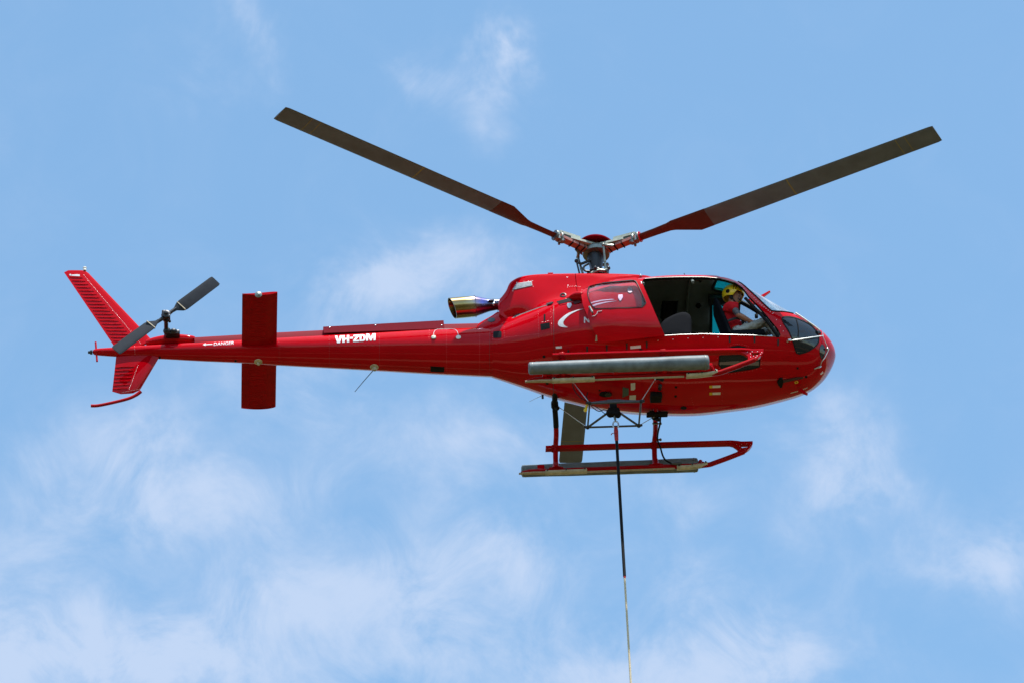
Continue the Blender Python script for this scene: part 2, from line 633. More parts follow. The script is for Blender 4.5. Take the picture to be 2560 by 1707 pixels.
def catmull(ps, t):
    """ps: list of tuples, t in [0, len-1]"""
    i = min(int(t), len(ps) - 2)
    u = t - i
    p0, p1, p2, p3 = ps[max(i - 1, 0)], ps[i], ps[i + 1], ps[min(i + 2, len(ps) - 1)]
    return [.5 * (2 * b + (c - a) * u + (2 * a - 5 * b + 4 * c - d) * u * u + (3 * b - a - 3 * c + d) * u ** 3) for a, b, c, d in zip(p0, p1, p2, p3)]


def section(x, w, zt, zb, zc, p, n=64, off=0.0):
    out = []
    for k in range(n):
        a = 2 * pi * k / n
        c, s = cos(a), sin(a)
        y = (w + off) * math.copysign(abs(c) ** (2 / p), c)
        h = (zt + off - zc) if s > 0 else (zc - zb + off)
        z = zc + math.copysign(abs(s) ** (2 / p), s) * h
        out.append(V((x, y, z)))
    return out


def loft(table, sub=4, n=64, off=0.0):
    rings = []
    for i in range((len(table) - 1) * sub + 1):
        r = catmull(table, i / sub)
        rings.append(section(*r, n=n, off=off))
    return rings


hull_rings = loft(HULL, 5, 96)
hull_mb = MB().rings(hull_rings)


def bvh_of(mb):
    return BVHTree.FromPolygons([tuple(p) for p in mb.v], mb.f)


SURF = {'hull': bvh_of(hull_mb)}


def hit(u, v, surf='hull'):
    """where the line of sight through photo pixel (u, v) meets a body surface: point and outward normal (body frame)"""
    d = RBT @ ray(u, v)
    loc, n, i, dist = SURF[surf].ray_cast(CAMB, d)
    if loc is None:            # just past the outline: slide back towards the middle of the piece
        for k in range(1, 60):
            dv = k * .4
            for du, dw in ((0, dv), (0, -dv), (dv * .7, dv * .7), (-dv, 0), (dv, 0)):
                d = RBT @ ray(u + du, v + dw)
                loc, n, i, dist = SURF[surf].ray_cast(CAMB, d)
                if loc is not None:
                    break
            if loc is not None:
                break
    if n.dot(d) > 0:
        n = -n
    return loc, n


def interp_smooth_normal(surf, p):
    return SURF[surf].find_nearest(p)


def grid_poly(loops, step):
    """triangulated polygon with holes, sliced on a grid so that it can be draped on a curved surface (2D in, 2D out)"""
    tri = tessellate_polygon([[V((a, b, 0)) for a, b in lp] for lp in loops])
    flat = [p for lp in loops for p in lp]
    bm = bmesh.new()
    vs = [bm.verts.new((a, b, 0)) for a, b in flat]
    for t in tri:
        try:
            bm.faces.new([vs[i] for i in t])
        except ValueError:
            pass
    if step:
        for ax in (0, 1):
            lo = min(p[ax] for p in flat)
            hi = max(p[ax] for p in flat)
            k = lo + step
            while k < hi:
                co = V((k, 0, 0)) if ax == 0 else V((0, k, 0))
                no = V((1, 0, 0)) if ax == 0 else V((0, 1, 0))
                bmesh.ops.bisect_plane(bm, geom=list(bm.verts) + list(bm.edges) + list(bm.faces), plane_co=co, plane_no=no)
                k += step
    bmesh.ops.remove_doubles(bm, verts=bm.verts, dist=.01)
    bm.verts.index_update()
    vv = [(q.co.x, q.co.y) for q in bm.verts]
    ff = [tuple(q.index for q in f.verts) for f in bm.faces]
    edges = {}
    for f in ff:
        for i in range(len(f)):
            a, b = f[i], f[(i + 1) % len(f)]
            edges[(a, b)] = edges.get((a, b), 0) + 1
    border = [e for e in edges if (e[1], e[0]) not in edges]
    bm.free()
    return vv, ff, border


def drape(mb, loops, surf='hull', off=.003, thick=.004, step=12):
    """thin piece lying on a surface, given by its outline in photo pixels"""
    if not isinstance(loops[0][0], (tuple, list)):
        loops = [loops]
    vv, ff, border = grid_poly(loops, step)
    hits = [hit(a, b, surf) for a, b in vv]
    top_ = [p + n * (off) for p, n in hits]
    bot_ = [p + n * (off - thick) for p, n in hits]
    n = len(top_)
    fs = list(ff) + [tuple(i + n for i in reversed(f)) for f in ff] + [(a, a + n, b + n, b) if True else 0 for a, b in border]
    mb.add(top_ + bot_, fs)
    return mb


def path_on(pts, surf='hull', off=.004, step=8):
    out = []
    for i in range(len(pts) - 1):
        (a, b), (c, d) = pts[i], pts[i + 1]
        n = max(1, int(math.hypot(c - a, d - b) / step))
        for k in range(n):
            t = k / n
            p, nn = hit(a + (c - a) * t, b + (d - b) * t, surf)
            out.append(p + nn * off)
    p, nn = hit(*pts[-1], surf)
    out.append(p + nn * off)
    return out


def round_loop(lp, n=4):
    out = []
    m = len(lp)
    for i in range(m):
        p0, p1, p2, p3 = lp[i - 1], lp[i], lp[(i + 1) % m], lp[(i + 2) % m]
        for k in range(n):
            t = k / n
            out.append(tuple(.5 * (2 * b + (c - a) * t + (2 * a - 5 * b + 4 * c - d) * t * t + (3 * b - a - 3 * c + d) * t ** 3) for a, b, c, d in zip(p0, p1, p2, p3)))
    return out


# --- cutters for doors, windscreen and roof windows
def px_xz(pts, surf='hull'):
    return [(hit(u, v, surf)[0].x, hit(u, v, surf)[0].z) for u, v in pts]


DOORWAY = [(1604, 706), (1609, 698.5), (1620, 696), (1666, 693.8), (1724, 692.6), (1784, 694), (1812, 699.3), (1838, 707), (1856, 719), (1872, 740.5),
           (1903, 773), (1927, 801.5), (1945, 823.5), (1951, 836), (1950, 843), (1943, 844), (1932, 841), (1880, 838), (1821, 836.5), (1744, 834.7),
           (1664, 839), (1612, 846), (1606, 838), (1604, 780)]
door_xz = px_xz(DOORWAY)
WS = [(1845, 701.5), (1861, 715.5), (1886, 738), (1911, 762), (1921, 771.5), (1929, 777.5), (1940, 779), (1954, 779.3), (1970, 781.5), (1983, 784.5)]
ws_xz = px_xz(WS)


def prism_y(xz, y0, y1):
    return MB().prism([V((x, y0, z)) for x, z in xz], V((0, y1 - y0, 0)))


def tmp_obj(mb, mi=0):
    me = bpy.data.meshes.new('cutter')
    me.from_pydata(mb.v, [], mb.f)
    for k in ('red_paint', 'lining', 'dark_trim'):
        me.materials.append(MATS[k])
    for i, p in enumerate(me.polygons):
        p.material_index = mi
    finish(me, None)
    o = bpy.data.objects.new('cutter', me)
    COL.objects.link(o)
    return o


def boolean(o, cutters, op='DIFFERENCE'):
    for c in cutters:
        m = o.modifiers.new('cut', 'BOOLEAN')
        m.object = c
        m.operation = op
        m.solver = 'EXACT'
    dg = bpy.context.evaluated_depsgraph_get()
    me = bpy.data.meshes.new_from_object(o.evaluated_get(dg), preserve_all_data_layers=True, depsgraph=dg)
    o.modifiers.clear()
    o.data = me
    for c in cutters:
        bpy.data.objects.remove(c)


# outer skin and inner lining in one closed shell
inner_tab = [r for r in HULL if -1.2 < r[0] < 3.2]
shell = MB().rings(hull_rings)
inner_rings = loft(inner_tab, 4, 72, off=-.045)
i0 = len(shell.v)
nin = len(inner_rings[0])
f0 = len(shell.f)
shell.rings(inner_rings, mi=1)
me = bpy.data.meshes.new('fuselage')
me.from_pydata(shell.v, [], shell.f)
for k in ('red_paint', 'lining', 'dark_trim'):
    me.materials.append(MATS[k])
bm = bmesh.new()
bm.from_mesh(me)
bm.faces.ensure_lookup_table()
outer = bm.faces[:f0]
inner = bm.faces[f0:]
for f, mi in zip(bm.faces, shell.m):
    f.material_index = mi
# orient: outer outward, inner towards the cabin
c = V((1, 0, 1.4))
if outer[200].normal.dot(outer[200].calc_center_median() - c) < 0:
    bmesh.ops.reverse_faces(bm, faces=outer)
if inner[200].normal.dot(inner[200].calc_center_median() - c) > 0:
    bmesh.ops.reverse_faces(bm, faces=inner)
bm.to_mesh(me)
bm.free()
me.shade_smooth()
fus = link('fuselage', me)
c_door = tmp_obj(prism_y(door_xz, -2.0, -.30), 2)
wx = [(p[0], p[1]) for p in ws_xz]
wx = wx[1:]
ws_poly = wx + [(3.05, wx[-1][1] - .02), (3.05, 3.0), (wx[0][0] + .03, 3.0)]
c_ws = tmp_obj(prism_y(ws_poly, -2, 2), 2)
skyl = []
SKY = [(1.60, .16), (1.64, .12), (1.86, .12), (1.89, .16), (1.87, .60), (1.83, .66), (1.66, .70), (1.61, .66)]
for s in (-1, 1):
    skyl.append(tmp_obj(MB().prism([V((x, s * y, 1.7)) for x, y in SKY], V((0, 0, 1))), 2))
# port door window
PW = [(.75, 1.45), (1.55, 1.45), (1.5, 2.02), (.8, 2.02)]
c_pw = tmp_obj(prism_y(PW, .4, 2), 2)
boolean(fus, [c_door, c_ws, c_pw] + skyl)
fus.parent = H
# split off the lining (inside faces) as a part of its own


def split_material(o, idx, name, matname):
    bm = bmesh.new()
    bm.from_mesh(o.data)
    keep = bm.copy()
    bmesh.ops.delete(bm, geom=[f for f in bm.faces if f.material_index == idx], context='FACES')
    bmesh.ops.delete(keep, geom=[f for f in keep.faces if f.material_index != idx], context='FACES')
    bm.to_mesh(o.data)
    m2 = bpy.data.meshes.new(name)
    keep.to_mesh(m2)
    bm.free()
    keep.free()
    m2.materials.append(MATS[matname])
    for p in m2.polygons:
        p.material_index = 0
    m2.shade_smooth()
    q = link(name, m2, H)
    return q


fus.data.shade_smooth()
fus.data.set_sharp_from_angle(angle=radians(32))
lin = split_material(fus, 1, 'cabin_lining', 'lining')

# windscreen pane: thin shell of the hull's own curve
glass_mb = MB().rings(loft(HULL, 5, 96, off=-.006))
go = tmp_obj(glass_mb)
gi = tmp_obj(MB().rings(loft([r for r in HULL if r[0] < 3.2], 5, 96, off=-.016)))
boolean(go, [gi])
c_ws2 = tmp_obj(prism_y([(x + .004, z + .004) for x, z in ws_poly], -2, 2))
boolean(go, [c_ws2], 'INTERSECT')
go.name = 'windscreen'
go.data.materials.clear()
go.data.materials.append(MATS['windshield_glass'])
for p in go.data.polygons:
    p.material_index = 0
go.data.shade_smooth()
go.data.set_sharp_from_angle(angle=radians(40))
go.parent = H
go['label'] = 'clear curved windscreen'

# roof windows and port window panes
for s in (-1, 1):
    cx = sum(x for x, y in SKY) / len(SKY)
    pts = [V((x, s * y, 0)) for x, y in SKY]
    vs = []
    for p in pts:
        loc = SURF['hull'].ray_cast(V((p.x, p.y, 4)), V((0, 0, -1)))[0]
        vs.append(loc + V((0, 0, -.02)))
    cen = V((cx, s * .45, SURF['hull'].ray_cast(V((cx, s * .45, 4)), V((0, 0, -1)))[0].z - .02))
    mbp = MB()
    n = len(vs)
    mbp.add(vs + [cen] + [p + V((0, 0, -.006)) for p in vs] + [cen + V((0, 0, -.006))],
            [(i, (i + 1) % n, n) for i in range(n)] + [(n + 1 + (i + 1) % n, n + 1 + i, 2 * n + 1) for i in range(n)] + [(i, (i + 1) % n, n + 1 + (i + 1) % n, n + 1 + i) for i in range(n)])
    obj('roof_window', mbp, 'teal_glass', H, 60, 'teal tinted roof window')
mbp = MB()
pv = [V((x, SURF['hull'].ray_cast(V((x, 3, z)), V((0, -1, 0)))[0].y - .02, z)) for x, z in PW]
mbp.prism(pv, V((0, -.006, 0)))
obj('port_window', mbp, 'door_glass', H, None)

# windscreen seal, posts, doorway frame
mb = MB()
mb.tube([p for p in path_on(WS, off=.002, step=10)], .011, 8)
obj('windscreen_seal', mb, 'dark_trim', H)
mb = MB()
pts = []
for i in range(14):
    x = wx[0][0] + .02 + i * (2.86 - wx[0][0]) / 13
    p = SURF['hull'].ray_cast(V((x, 0, 4)), V((0, 0, -1)))[0]
    pts.append(p + V((0, 0, -.03)))
mb.tube(pts, .034, 10, upv=(0, 1, 0))
obj('windscreen_post', mb, 'dark_trim', H)
mb = MB()
mb.tube(path_on([(1612, 697.2), (1640, 694.6), (1700, 692.6), (1760, 692.6), (1800, 696), (1836, 706)], off=-.004, step=12), .006, 8)
obj('door_rail', mb, 'hub_metal', H)
mb = MB()
mb.tube(path_on([(1662, 839.5), (1700, 837), (1760, 835.3), (1821, 837), (1880, 838.5), (1932, 841.5)], off=.003, step=12), .0055, 8)
obj('door_sill', mb, 'silver', H)

# A-pillar rivets and other rivet rows (drawn along lines on the skin)
riv = {'rivet': MB(), 'rivet_bright': MB()}


def rivets(pts, pitch=5.0, r=.0055, surf='hull', kind='rivet'):
    for i in range(len(pts) - 1):
        (a, b), (c_, d) = pts[i], pts[i + 1]
        L = math.hypot(c_ - a, d - b)
        n = max(1, int(round(L / pitch)))
        for k in range(n + (i == len(pts) - 2)):
            t = k / n
            p, nn = hit(a + (c_ - a) * t, b + (d - b) * t, surf)
            q = nn.orthogonal().normalized()
            w = nn.cross(q)
            ring = [p + (q * cos(2 * pi * j / 6) + w * sin(2 * pi * j / 6)) * r for j in range(6)]
            riv[kind].add(ring + [p + nn * r * .7], [(j, (j + 1) % 6, 6) for j in range(6)])


# --- cowling: flat-sided, its skirt running out onto the hull
def proj_up(p):
    w = ORG + RB @ p - CAM
    z = w.dot(fwd)
    return 1280 + FPX * w.dot(right) / z, 853.5 - FPX * w.dot(up) / z


JOIN = [(-1.62, -.37, 1.72), (-1.47, -.40, 1.80)] + [tuple(hit(u, v)[0]) for u, v in ((1276, 795.5), (1301, 785), (1345, 768.5), (1383, 757.5), (1425, 746), (1470, 732), (1530, 713), (1570, 706))]
CTOP = [(-1.47, .34, 762), (-1.445, .355, 750), (-1.40, .37, 741), (-1.34, .385, 727), (-1.29, .395, 710), (-1.23, .405, 701), (-1.14, .415, 693.5), (-1.0, .425, 688.5), (-.82, .43, 686),
        (-.60, .435, 685), (-.36, .44, 684.3), (-.1, .44, 684.3), (.2, .44, 685), (.45, .43, 686.5), (.60, .42, 688.5), (.68, .39, 690.5), (.74, .34, 693)]


def join_at(x):
    y_, z_ = join_raw(x)
    if x > -.25:
        yy = -y_
        k = min(1, (x + .25) / .5)
        yy = yy * (1 - k) + min(yy, .47) * k
        loc = SURF['hull'].ray_cast(V((x, -yy, 4)), V((0, 0, -1)))[0]
        return -yy, loc.z
    return y_, z_


def join_raw(x):
    for i in range(len(JOIN) - 1):
        if JOIN[i][0] <= x <= JOIN[i + 1][0]:
            t = (x - JOIN[i][0]) / (JOIN[i + 1][0] - JOIN[i][0])
            return tuple(JOIN[i][k] * (1 - t) + JOIN[i + 1][k] * t for k in (1, 2))
    return JOIN[-1][1:] if x > JOIN[-1][0] else JOIN[0][1:]


def cowl_ring(x, w, vt):
    yb, zb = join_at(x)
    yb = -yb
    zt = 2.5
    for it in range(6):
        h = zt - zb
        half = [(0, zt + .012), (w * .45, zt + .008), (w * .78, zt - .012), (w * .95, zt - .05), (w * 1.01, zt - .11), (w * 1.03 + .01, zt - h * .45)]
        yk = half[-1][0]
        half += [(yk + (yb - yk) * .18, zb + h * .26), (yk + (yb - yk) * .52, zb + h * .10), (yb, zb)] + ([(yb - .008, zb - .006)] if x > .1 else [(yb * .97, zb - .05)])
        if it == 5:
            break
        best = min(proj_up(V((x, -y, z)))[1] for y, z in half[:6])
        zt += (best - vt) / 143.5
    pts = smooth_path([(x, -y, z) for y, z in half], 4)
    other = [V((p.x, -p.y, p.z)) for p in pts]
    return other[::-1][:-1] + pts if False else pts + other[::-1][:-1]


cl = []
for i in range((len(CTOP) - 1) * 4 + 1):
    cl.append(cowl_ring(*catmull(CTOP, i / 4)))
seam_x = -.36
ci = min(range(len(cl)), key=lambda i: abs(cl[i][0].x - seam_x))
cow_all = MB().rings(cl)
SURF['cowl'] = bvh_of(cow_all)
obj('engine_cowling', MB().rings(cl[:ci + 1]), 'red_paint', H, 40)
# ahead of the seam the cowling is an open hood that sits on the cabin roof
k0 = (len(cl[0]) + 1) // 2 if len(cl[0]) % 2 else len(cl[0]) // 2
hood = [[V(p) for p in r[k0:] + r[:k0]] for r in cl[ci:]]
hood[0] = [p + V((.008, 0, 0)) for p in hood[0]]
hm = MB().rings(hood, cap=False, close=False)
nh = len(hood[0])
hm.v.append(V((hood[-1][0].x, 0, 2.275)))
hm.f.append(tuple((len(hood) - 1) * nh + k for k in range(nh)) + (len(hm.v) - 1,))
hm.m.append(0)
obj('gearbox_cowling', hm, 'red_paint', H, 40)

# aft deck fairing under the exhaust
FAIR = [(-1.79, .25, 1.73, 1.45, 1.50, 2.3), (-1.76, .27, 1.80, 1.45, 1.50, 2.3), (-1.66, .30, 1.875, 1.45, 1.50, 2.2), (-1.55, .33, 1.95, 1.45, 1.50, 2.1),
        (-1.46, .36, 2.01, 1.45, 1.50, 2.1), (-1.38, .38, 1.98, 1.45, 1.50, 2.1), (-1.28, .40, 1.93, 1.45, 1.50, 2.1), (-1.15, .41, 1.85, 1.45, 1.5, 2.1)]
fr = loft(FAIR, 4, 56)
SURF['fair'] = bvh_of(MB().rings(fr))
obj('exhaust_fairing', MB().rings(fr), 'red_paint', H, 40)

# exhaust
ec0 = at(1134, 771, y=0)
ec1 = at(1232, 763, y=0)
ax = (ec1 - ec0).normalized()
L = (ec1 - ec0).length
RE = .152


def exh_ring(d, r, slant=0.0, yo=0.0, n=40):
    out = []
    a_ = V((0, 1, 0))
    b_ = ax.cross(a_)
    for k in range(n):
        o_ = a_ * cos(2 * pi * k / n) * r + b_ * sin(2 * pi * k / n) * r
        out.append(ec0 + ax * d + o_ + ax * (-slant * o_.z))
    return out


er = [exh_ring(-.02, RE, .30), exh_ring(.06, RE, .15), exh_ring(.16, RE), exh_ring(.30, RE - .002), exh_ring(.315, RE - .006), exh_ring(.40, RE - .03), exh_ring(.50, RE - .062), exh_ring(.62, RE - .075), exh_ring(.80, RE - .075)]
ei = [exh_ring(.66, RE - .09), exh_ring(.34, RE - .03), exh_ring(.18, RE - .012), exh_ring(.06, RE - .012, .15), exh_ring(-.02, RE - .010, .30)]
mb = MB()
rings = er[::-1] + ei[::-1]
mb.rings(rings, cap=False)
obj('exhaust_pipe', mb, 'exhaust_metal', H, 30)
mb = MB().lathe(ec0 + ax * .30, ax, [(0, RE - .03), (.002, .001)], 24)
obj('exhaust_duct', mb, 'rubber', H)
mb = MB().tube([q + (q - (ec0 + ax * .307)).normalized() * .0 for q in exh_ring(.307, RE + .002)] + [exh_ring(.307, RE + .002)[0]], .005, 6)
obj('exhaust_weld', mb, 'exhaust_metal', H)
mb = MB()
mb.tube(smooth_path([at(1236, 762, y=-.2), at(1235, 752, y=-.2), at(1233.5, 747, y=-.2)], 4), .008, 8)
mb.ball(at(1234.5, 760, y=-.22), (.022, .02, .026))
obj('clamp_bolt', mb, 'steel', H)
mb = MB().box(at(1229, 754, y=-.1), (.09, .05, .022), bev=.004)
obj('clamp_bracket', mb, 'rubber', H)

# --- tail boom
BOOMPX = [(1225, 818, 943), (1073, 825, 934.5), (948, 832, 927), (823, 838.5, 920), (695, 845, 913), (602, 850, 907), (500, 855.5, 902.5), (400, 861, 897), (300, 867, 892), (250, 870, 888.5)]
boom = []
for u, t, b in BOOMPX:
    c = at(u, (t + b) / 2, y=0)
    boom.append((c.x, (b - t) / 2 / PXM, c.z))
boom[0] = (-1.57, boom[0][1] - .002, boom[0][2])
rings = []
for i in range((len(boom) - 1) * 5 + 1):
    x, r, z = catmull(boom, i / 5)
    rings.append([V((x, r * cos(2 * pi * k / 48), z + r * sin(2 * pi * k / 48))) for k in range(48)])
xe, re_, ze = boom[-1]
# rounded tail end
for k in range(1, 6):
    a = k / 5 * pi / 2
    rings.append([V((xe - .06 - .045 * sin(a), (re_ - .008) * max(cos(a), .02) * cos(2 * pi * j / 48), ze + .002 + (re_ - .008) * max(cos(a), .02) * sin(2 * pi * j / 48))) for j in range(48)])
boom_mb = MB().rings(rings)
SURF['boom'] = bvh_of(boom_mb)
obj('tail_boom', boom_mb, 'red_paint', H, 40)


def boom_at(x):
    for i in range(len(boom) - 1):
        if boom[i][0] >= x >= boom[i + 1][0]:
            t = (boom[i][0] - x) / (boom[i][0] - boom[i + 1][0])
            return boom[i][1] * (1 - t) + boom[i + 1][1] * t, boom[i][2] * (1 - t) + boom[i + 1][2] * t
    return boom[-1][1], boom[-1][2]


# drive shaft cover along the top of the boom
DSPX = [(1200, 806), (1111, 808), (960, 815.5), (808, 823), (690, 829), (599, 834.5), (486, 841)]
ds = []
for u, v in DSPX:
    hw = .105
    p = at(u, v, y=-hw)
    ds.append((p.x, hw, p.z))
rings = []
for x, hw, zt in ds:
    r, zc = boom_at(x)
    zb = zc + r * .55
    rings.append([V((x, -hw, zb)), V((x, -hw, zt - .03)), V((x, -hw + .015, zt - .006)), V((x, -hw * .5, zt + .02)), V((x, 0, zt + .03)), V((x, hw * .5, zt + .02)), V((x, hw - .015, zt - .006)), V((x, hw, zt - .03)), V((x, hw, zb))])
mb = MB().rings(rings)
SURF['ds'] = bvh_of(mb)
obj('drive_shaft_cover', mb, 'red_matt', H, 50)
# heat shield strip under the exhaust, standing off the cover
a_, b_ = at(808, 817, y=-.17), at(1109, 801, y=-.17)
c_, d_ = at(1111, 821, y=-.17), at(809, 832.5, y=-.17)
mb = MB().prism([a_, b_, c_, d_], V((0, .012, 0)))
mb.prism([a_ + V((0, .012, 0)), b_ + V((0, .012, 0)), b_ + V((0, .34, .0)), a_ + V((0, .34, .0))], V((0, 0, .008)))
obj('heat_shield', mb, 'red_matt', H, 30)
for u, v in ((824, 819), (938, 813.5), (1104, 813)):
    obj('shield_screw', MB().lathe(at(u, v, y=-.171), (0, -1, 0), [(0, .009), (.004, .008), (.006, .002)], 8), 'steel', H)

# tail gearbox fairing (bullet)
gpx = [(365, 848, 862), (385, 841.5, 862), (410, 836.5, 861), (440, 834, 859.5), (470, 836, 857), (485, 838.5, 853.5), (489, 842, 850)]
tab = []
for u, t, b in gpx:
    p = at(u, (t + b) / 2, y=-.02)
    r = (b - t) / 2 / PXM
    tab.append((p.x, r * .95, p.z + r * 1.05, p.z - r * 1.05, p.z, 2.2))
mb = MB().rings(loft(tab, 4, 32))
SURF['gear'] = bvh_of(mb)
obj('tail_gearbox_fairing', mb, 'red_paint', H, 50)

# tail end: guard rod and lamp
mb = MB()
p0, p1 = at(239, 855, y=-.01), at(242.6, 903, y=-.01)
mb.tube([p0, p1], [.014, .014], 10)
obj('tail_guard_rod', mb, 'red_paint', H)
mb = MB().lathe(at(231, 880, y=0), (-1, 0, 0), [(0, .034), (.03, .032), (.04, .02), (.06, .02), (.065, .004)], 16)
obj('tail_lamp', mb, 'lamp_dark', H)


# --- airfoil surfaces
def airfoil(le, te, tk, nrm, n=14, camber=0.0):
    """closed section between leading and trailing edge points; nrm is the thickness direction"""
    le, te, nrm = V(le), V(te), V(nrm)
    ch = (te - le).length
    upv, dnv = [], []
    for i in range(n + 1):
        s = (1 - cos(pi * i / n)) / 2
        t = tk * ch * 5 * (.2969 * sqrt(s) - .126 * s - .3516 * s * s + .2843 * s ** 3 - .1015 * s ** 4)
        cm = camber * ch * 4 * s * (1 - s)
        p = le + (te - le) * s
        upv.append(p + nrm * (t + cm))
        dnv.append(p + nrm * (-t + cm))
    return upv + dnv[-2:0:-1]


def wing(secs, tk, nrm, camber=0.0, n=14):
    return MB().rings([airfoil(a, b, k, nrm, n, camber) for (a, b), k in zip(secs, tk)])


# upper fin
f_tl, f_tr = at(160, 681.5, y=0), at(222, 684, y=0)
f_rl, f_rr = at(371, 841, y=0), at(287, 868, y=0)
LEt, TEt, LEr, TEr = f_tr, f_tl, f_rl, f_rr
LEx, TEx = LEr + (LEr - LEt) * .07, TEr + (TEr - TEt) * .10      # goes on into the boom
capL, capT = LEt + V((-.05, 0, .05)), TEt + V((.06, 0, .035))
mb = wing([(LEx, TEx), (LEt, TEt), (capL, capT)], [.075, .085, .05], (0, 1, 0))
SURF['fin'] = bvh_of(mb)
obj('tail_fin', mb, 'red_paint', H, 30)
# lower fin
l_te, l_le = at(280.5, 978, y=0), at(350, 974, y=0)
t_te, t_le = at(291, 885, y=0), at(402, 886, y=0)
mb = wing([(t_le, t_te), (l_le, l_te), (l_le + V((-.09, 0, -.05)), l_te + V((.12, 0, -.05)))], [.11, .13, .06], (0, 1, 0))
SURF['vfin'] = bvh_of(mb)
obj('ventral_fin', mb, 'red_paint', H, 30)
# tail skid
mb = MB().tube(smooth_path([at(352, 978, y=0), at(338, 988, y=0), at(318, 996.5, y=0), at(280, 1006, y=0), at(245, 1013, y=0), at(227, 1013.5, y=0)], 5), [.026] * 5 + [.024] * 21, 12, flat=.8)
obj('tail_skid', mb, 'red_paint_worn', H)
# fin top lamp and base plate
mb = MB().lathe(at(212, 677, y=0), (0.02, 0, 1), [(0, .022), (.02, .024), (.035, .02), (.04, .027), (.055, .026), (.06, .01)], 14)
obj('fin_beacon', mb, 'white_plastic', H)
mb = MB()
drape(mb, [(191, 673.5 + 13), (199.5, 674 + 13), (199.5, 678.5 + 13), (179, 678.5 + 12), (179, 675.5 + 12)], 'fin', .003, .004)
drape(mb, [(173, 687), (175.5, 685.5), (178.5, 687), (178, 690), (174.5, 690.2)], 'fin', .004, .005)
obj('fin_sticker', mb, 'white_decal', H)

# stiffening beads on the fins
beads = MB()


def bead(a, b, surf, r=.007):
    pts = path_on([a, b], surf, 0.002, 8)
    beads.tube(pts, [r * .4] + [r] * (len(pts) - 2) + [r * .4], 6, flat=1.0)


def lerp2(a, b, t):
    return (a[0] + (b[0] - a[0]) * t, a[1] + (b[1] - a[1]) * t)


for i in range(20):
    t = .04 + .95 * i / 20
    te = lerp2((163, 686), (284, 861), t)
    sp = lerp2((207, 688), (350, 858), t)
    y = te[1] + 1
    bead((te[0] + 6, y), (sp[0] - 5 + (y - sp[1]) * .5, y + 2 - (sp[0] - te[0]) * .012), 'fin', .006)
rivets([(209, 688), (351, 858)], 3.4, .0045, 'fin', 'rivet_bright')
for i in range(7):
    y = 917 + i * 9
    bead((289 - (y - 885) * .10, y + 1), (336 - (y - 917) * .26, y - 1), 'vfin', .009)
rivets([(345, 912), (323, 972)], 3.4, .0045, 'vfin', 'rivet_bright')
rivets([(305, 980), (349, 972)], 4, .0045, 'vfin', 'rivet_bright')

# horizontal stabiliser, one surface through the boom
s_le = [at(687, 736, y=-1.3), at(696, 1012, y=1.3)]
s_te = [at(599, 738, y=-1.3), at(609, 1012, y=1.3)]
zs = sum(p.z for p in s_le + s_te) / 4
xl = sum(p.x for p in s_le) / 2
xt = sum(p.x for p in s_te) / 2
secs, ks = [], []
for i in range(21):
    y = -1.31 + 2.62 * i / 20
    secs.append((V((xl, y, zs)), V((xt, y, zs - .01))))
    ks.append(.07)
mb = wing(secs, ks, (0, 0, 1), camber=-.035, n=16)
SURF['stab'] = bvh_of(mb)
obj('stabiliser', mb, 'red_paint_worn', H, 30)
for s in (-1, 1):
    mb = MB()
    rr = airfoil((xl - .0, s * 1.315, zs), (xt, s * 1.315, zs - .01), .085, (0, 0, 1), 16, -.035)
    mb.rings([rr, [p + V((0, s * .012, 0)) for p in rr]])
    obj('stabiliser_tip', mb, 'red_paint', H, 30)
for i in range(28):
    y = -1.24 + i * .034
    pts = []
    for k in range(7):
        x = xl - .13 - k * .045
        loc = SURF['stab'].ray_cast(V((x, y, 0)), V((0, 0, 1)))[0]
        pts.append(loc)
    beads.tube(pts, [.002] + [.0055] * 5 + [.002], 6)
    y = -y
    pts = [SURF['stab'].ray_cast(V((xl - .13 - k * .045, y, 0)), V((0, 0, 1)))[0] for k in range(7)]
    beads.tube(pts, [.002] + [.0055] * 5 + [.002], 6)
bo = obj('stiffening_beads', beads, 'red_paint', H, 60)
bo['kind'] = 'stuff'
mb = MB()
mb.lathe(at(646, 737.5, y=-1.33), (0, -1, 0), [(0, .05), (.01, .05), (.02, .03), (.03, .01)], 14)
obj('position_lamp', mb, 'hub_metal', H)
mb = MB()
p = hit(646, 904, 'boom')[0]
mb.lathe(p + V((0, 0, .01)), (0, 0, -1), [(0, .06), (.015, .06), (.02, .022), (.06, .018), (.065, .004)], 14)
obj('boom_fitting', mb, 'beige', H)

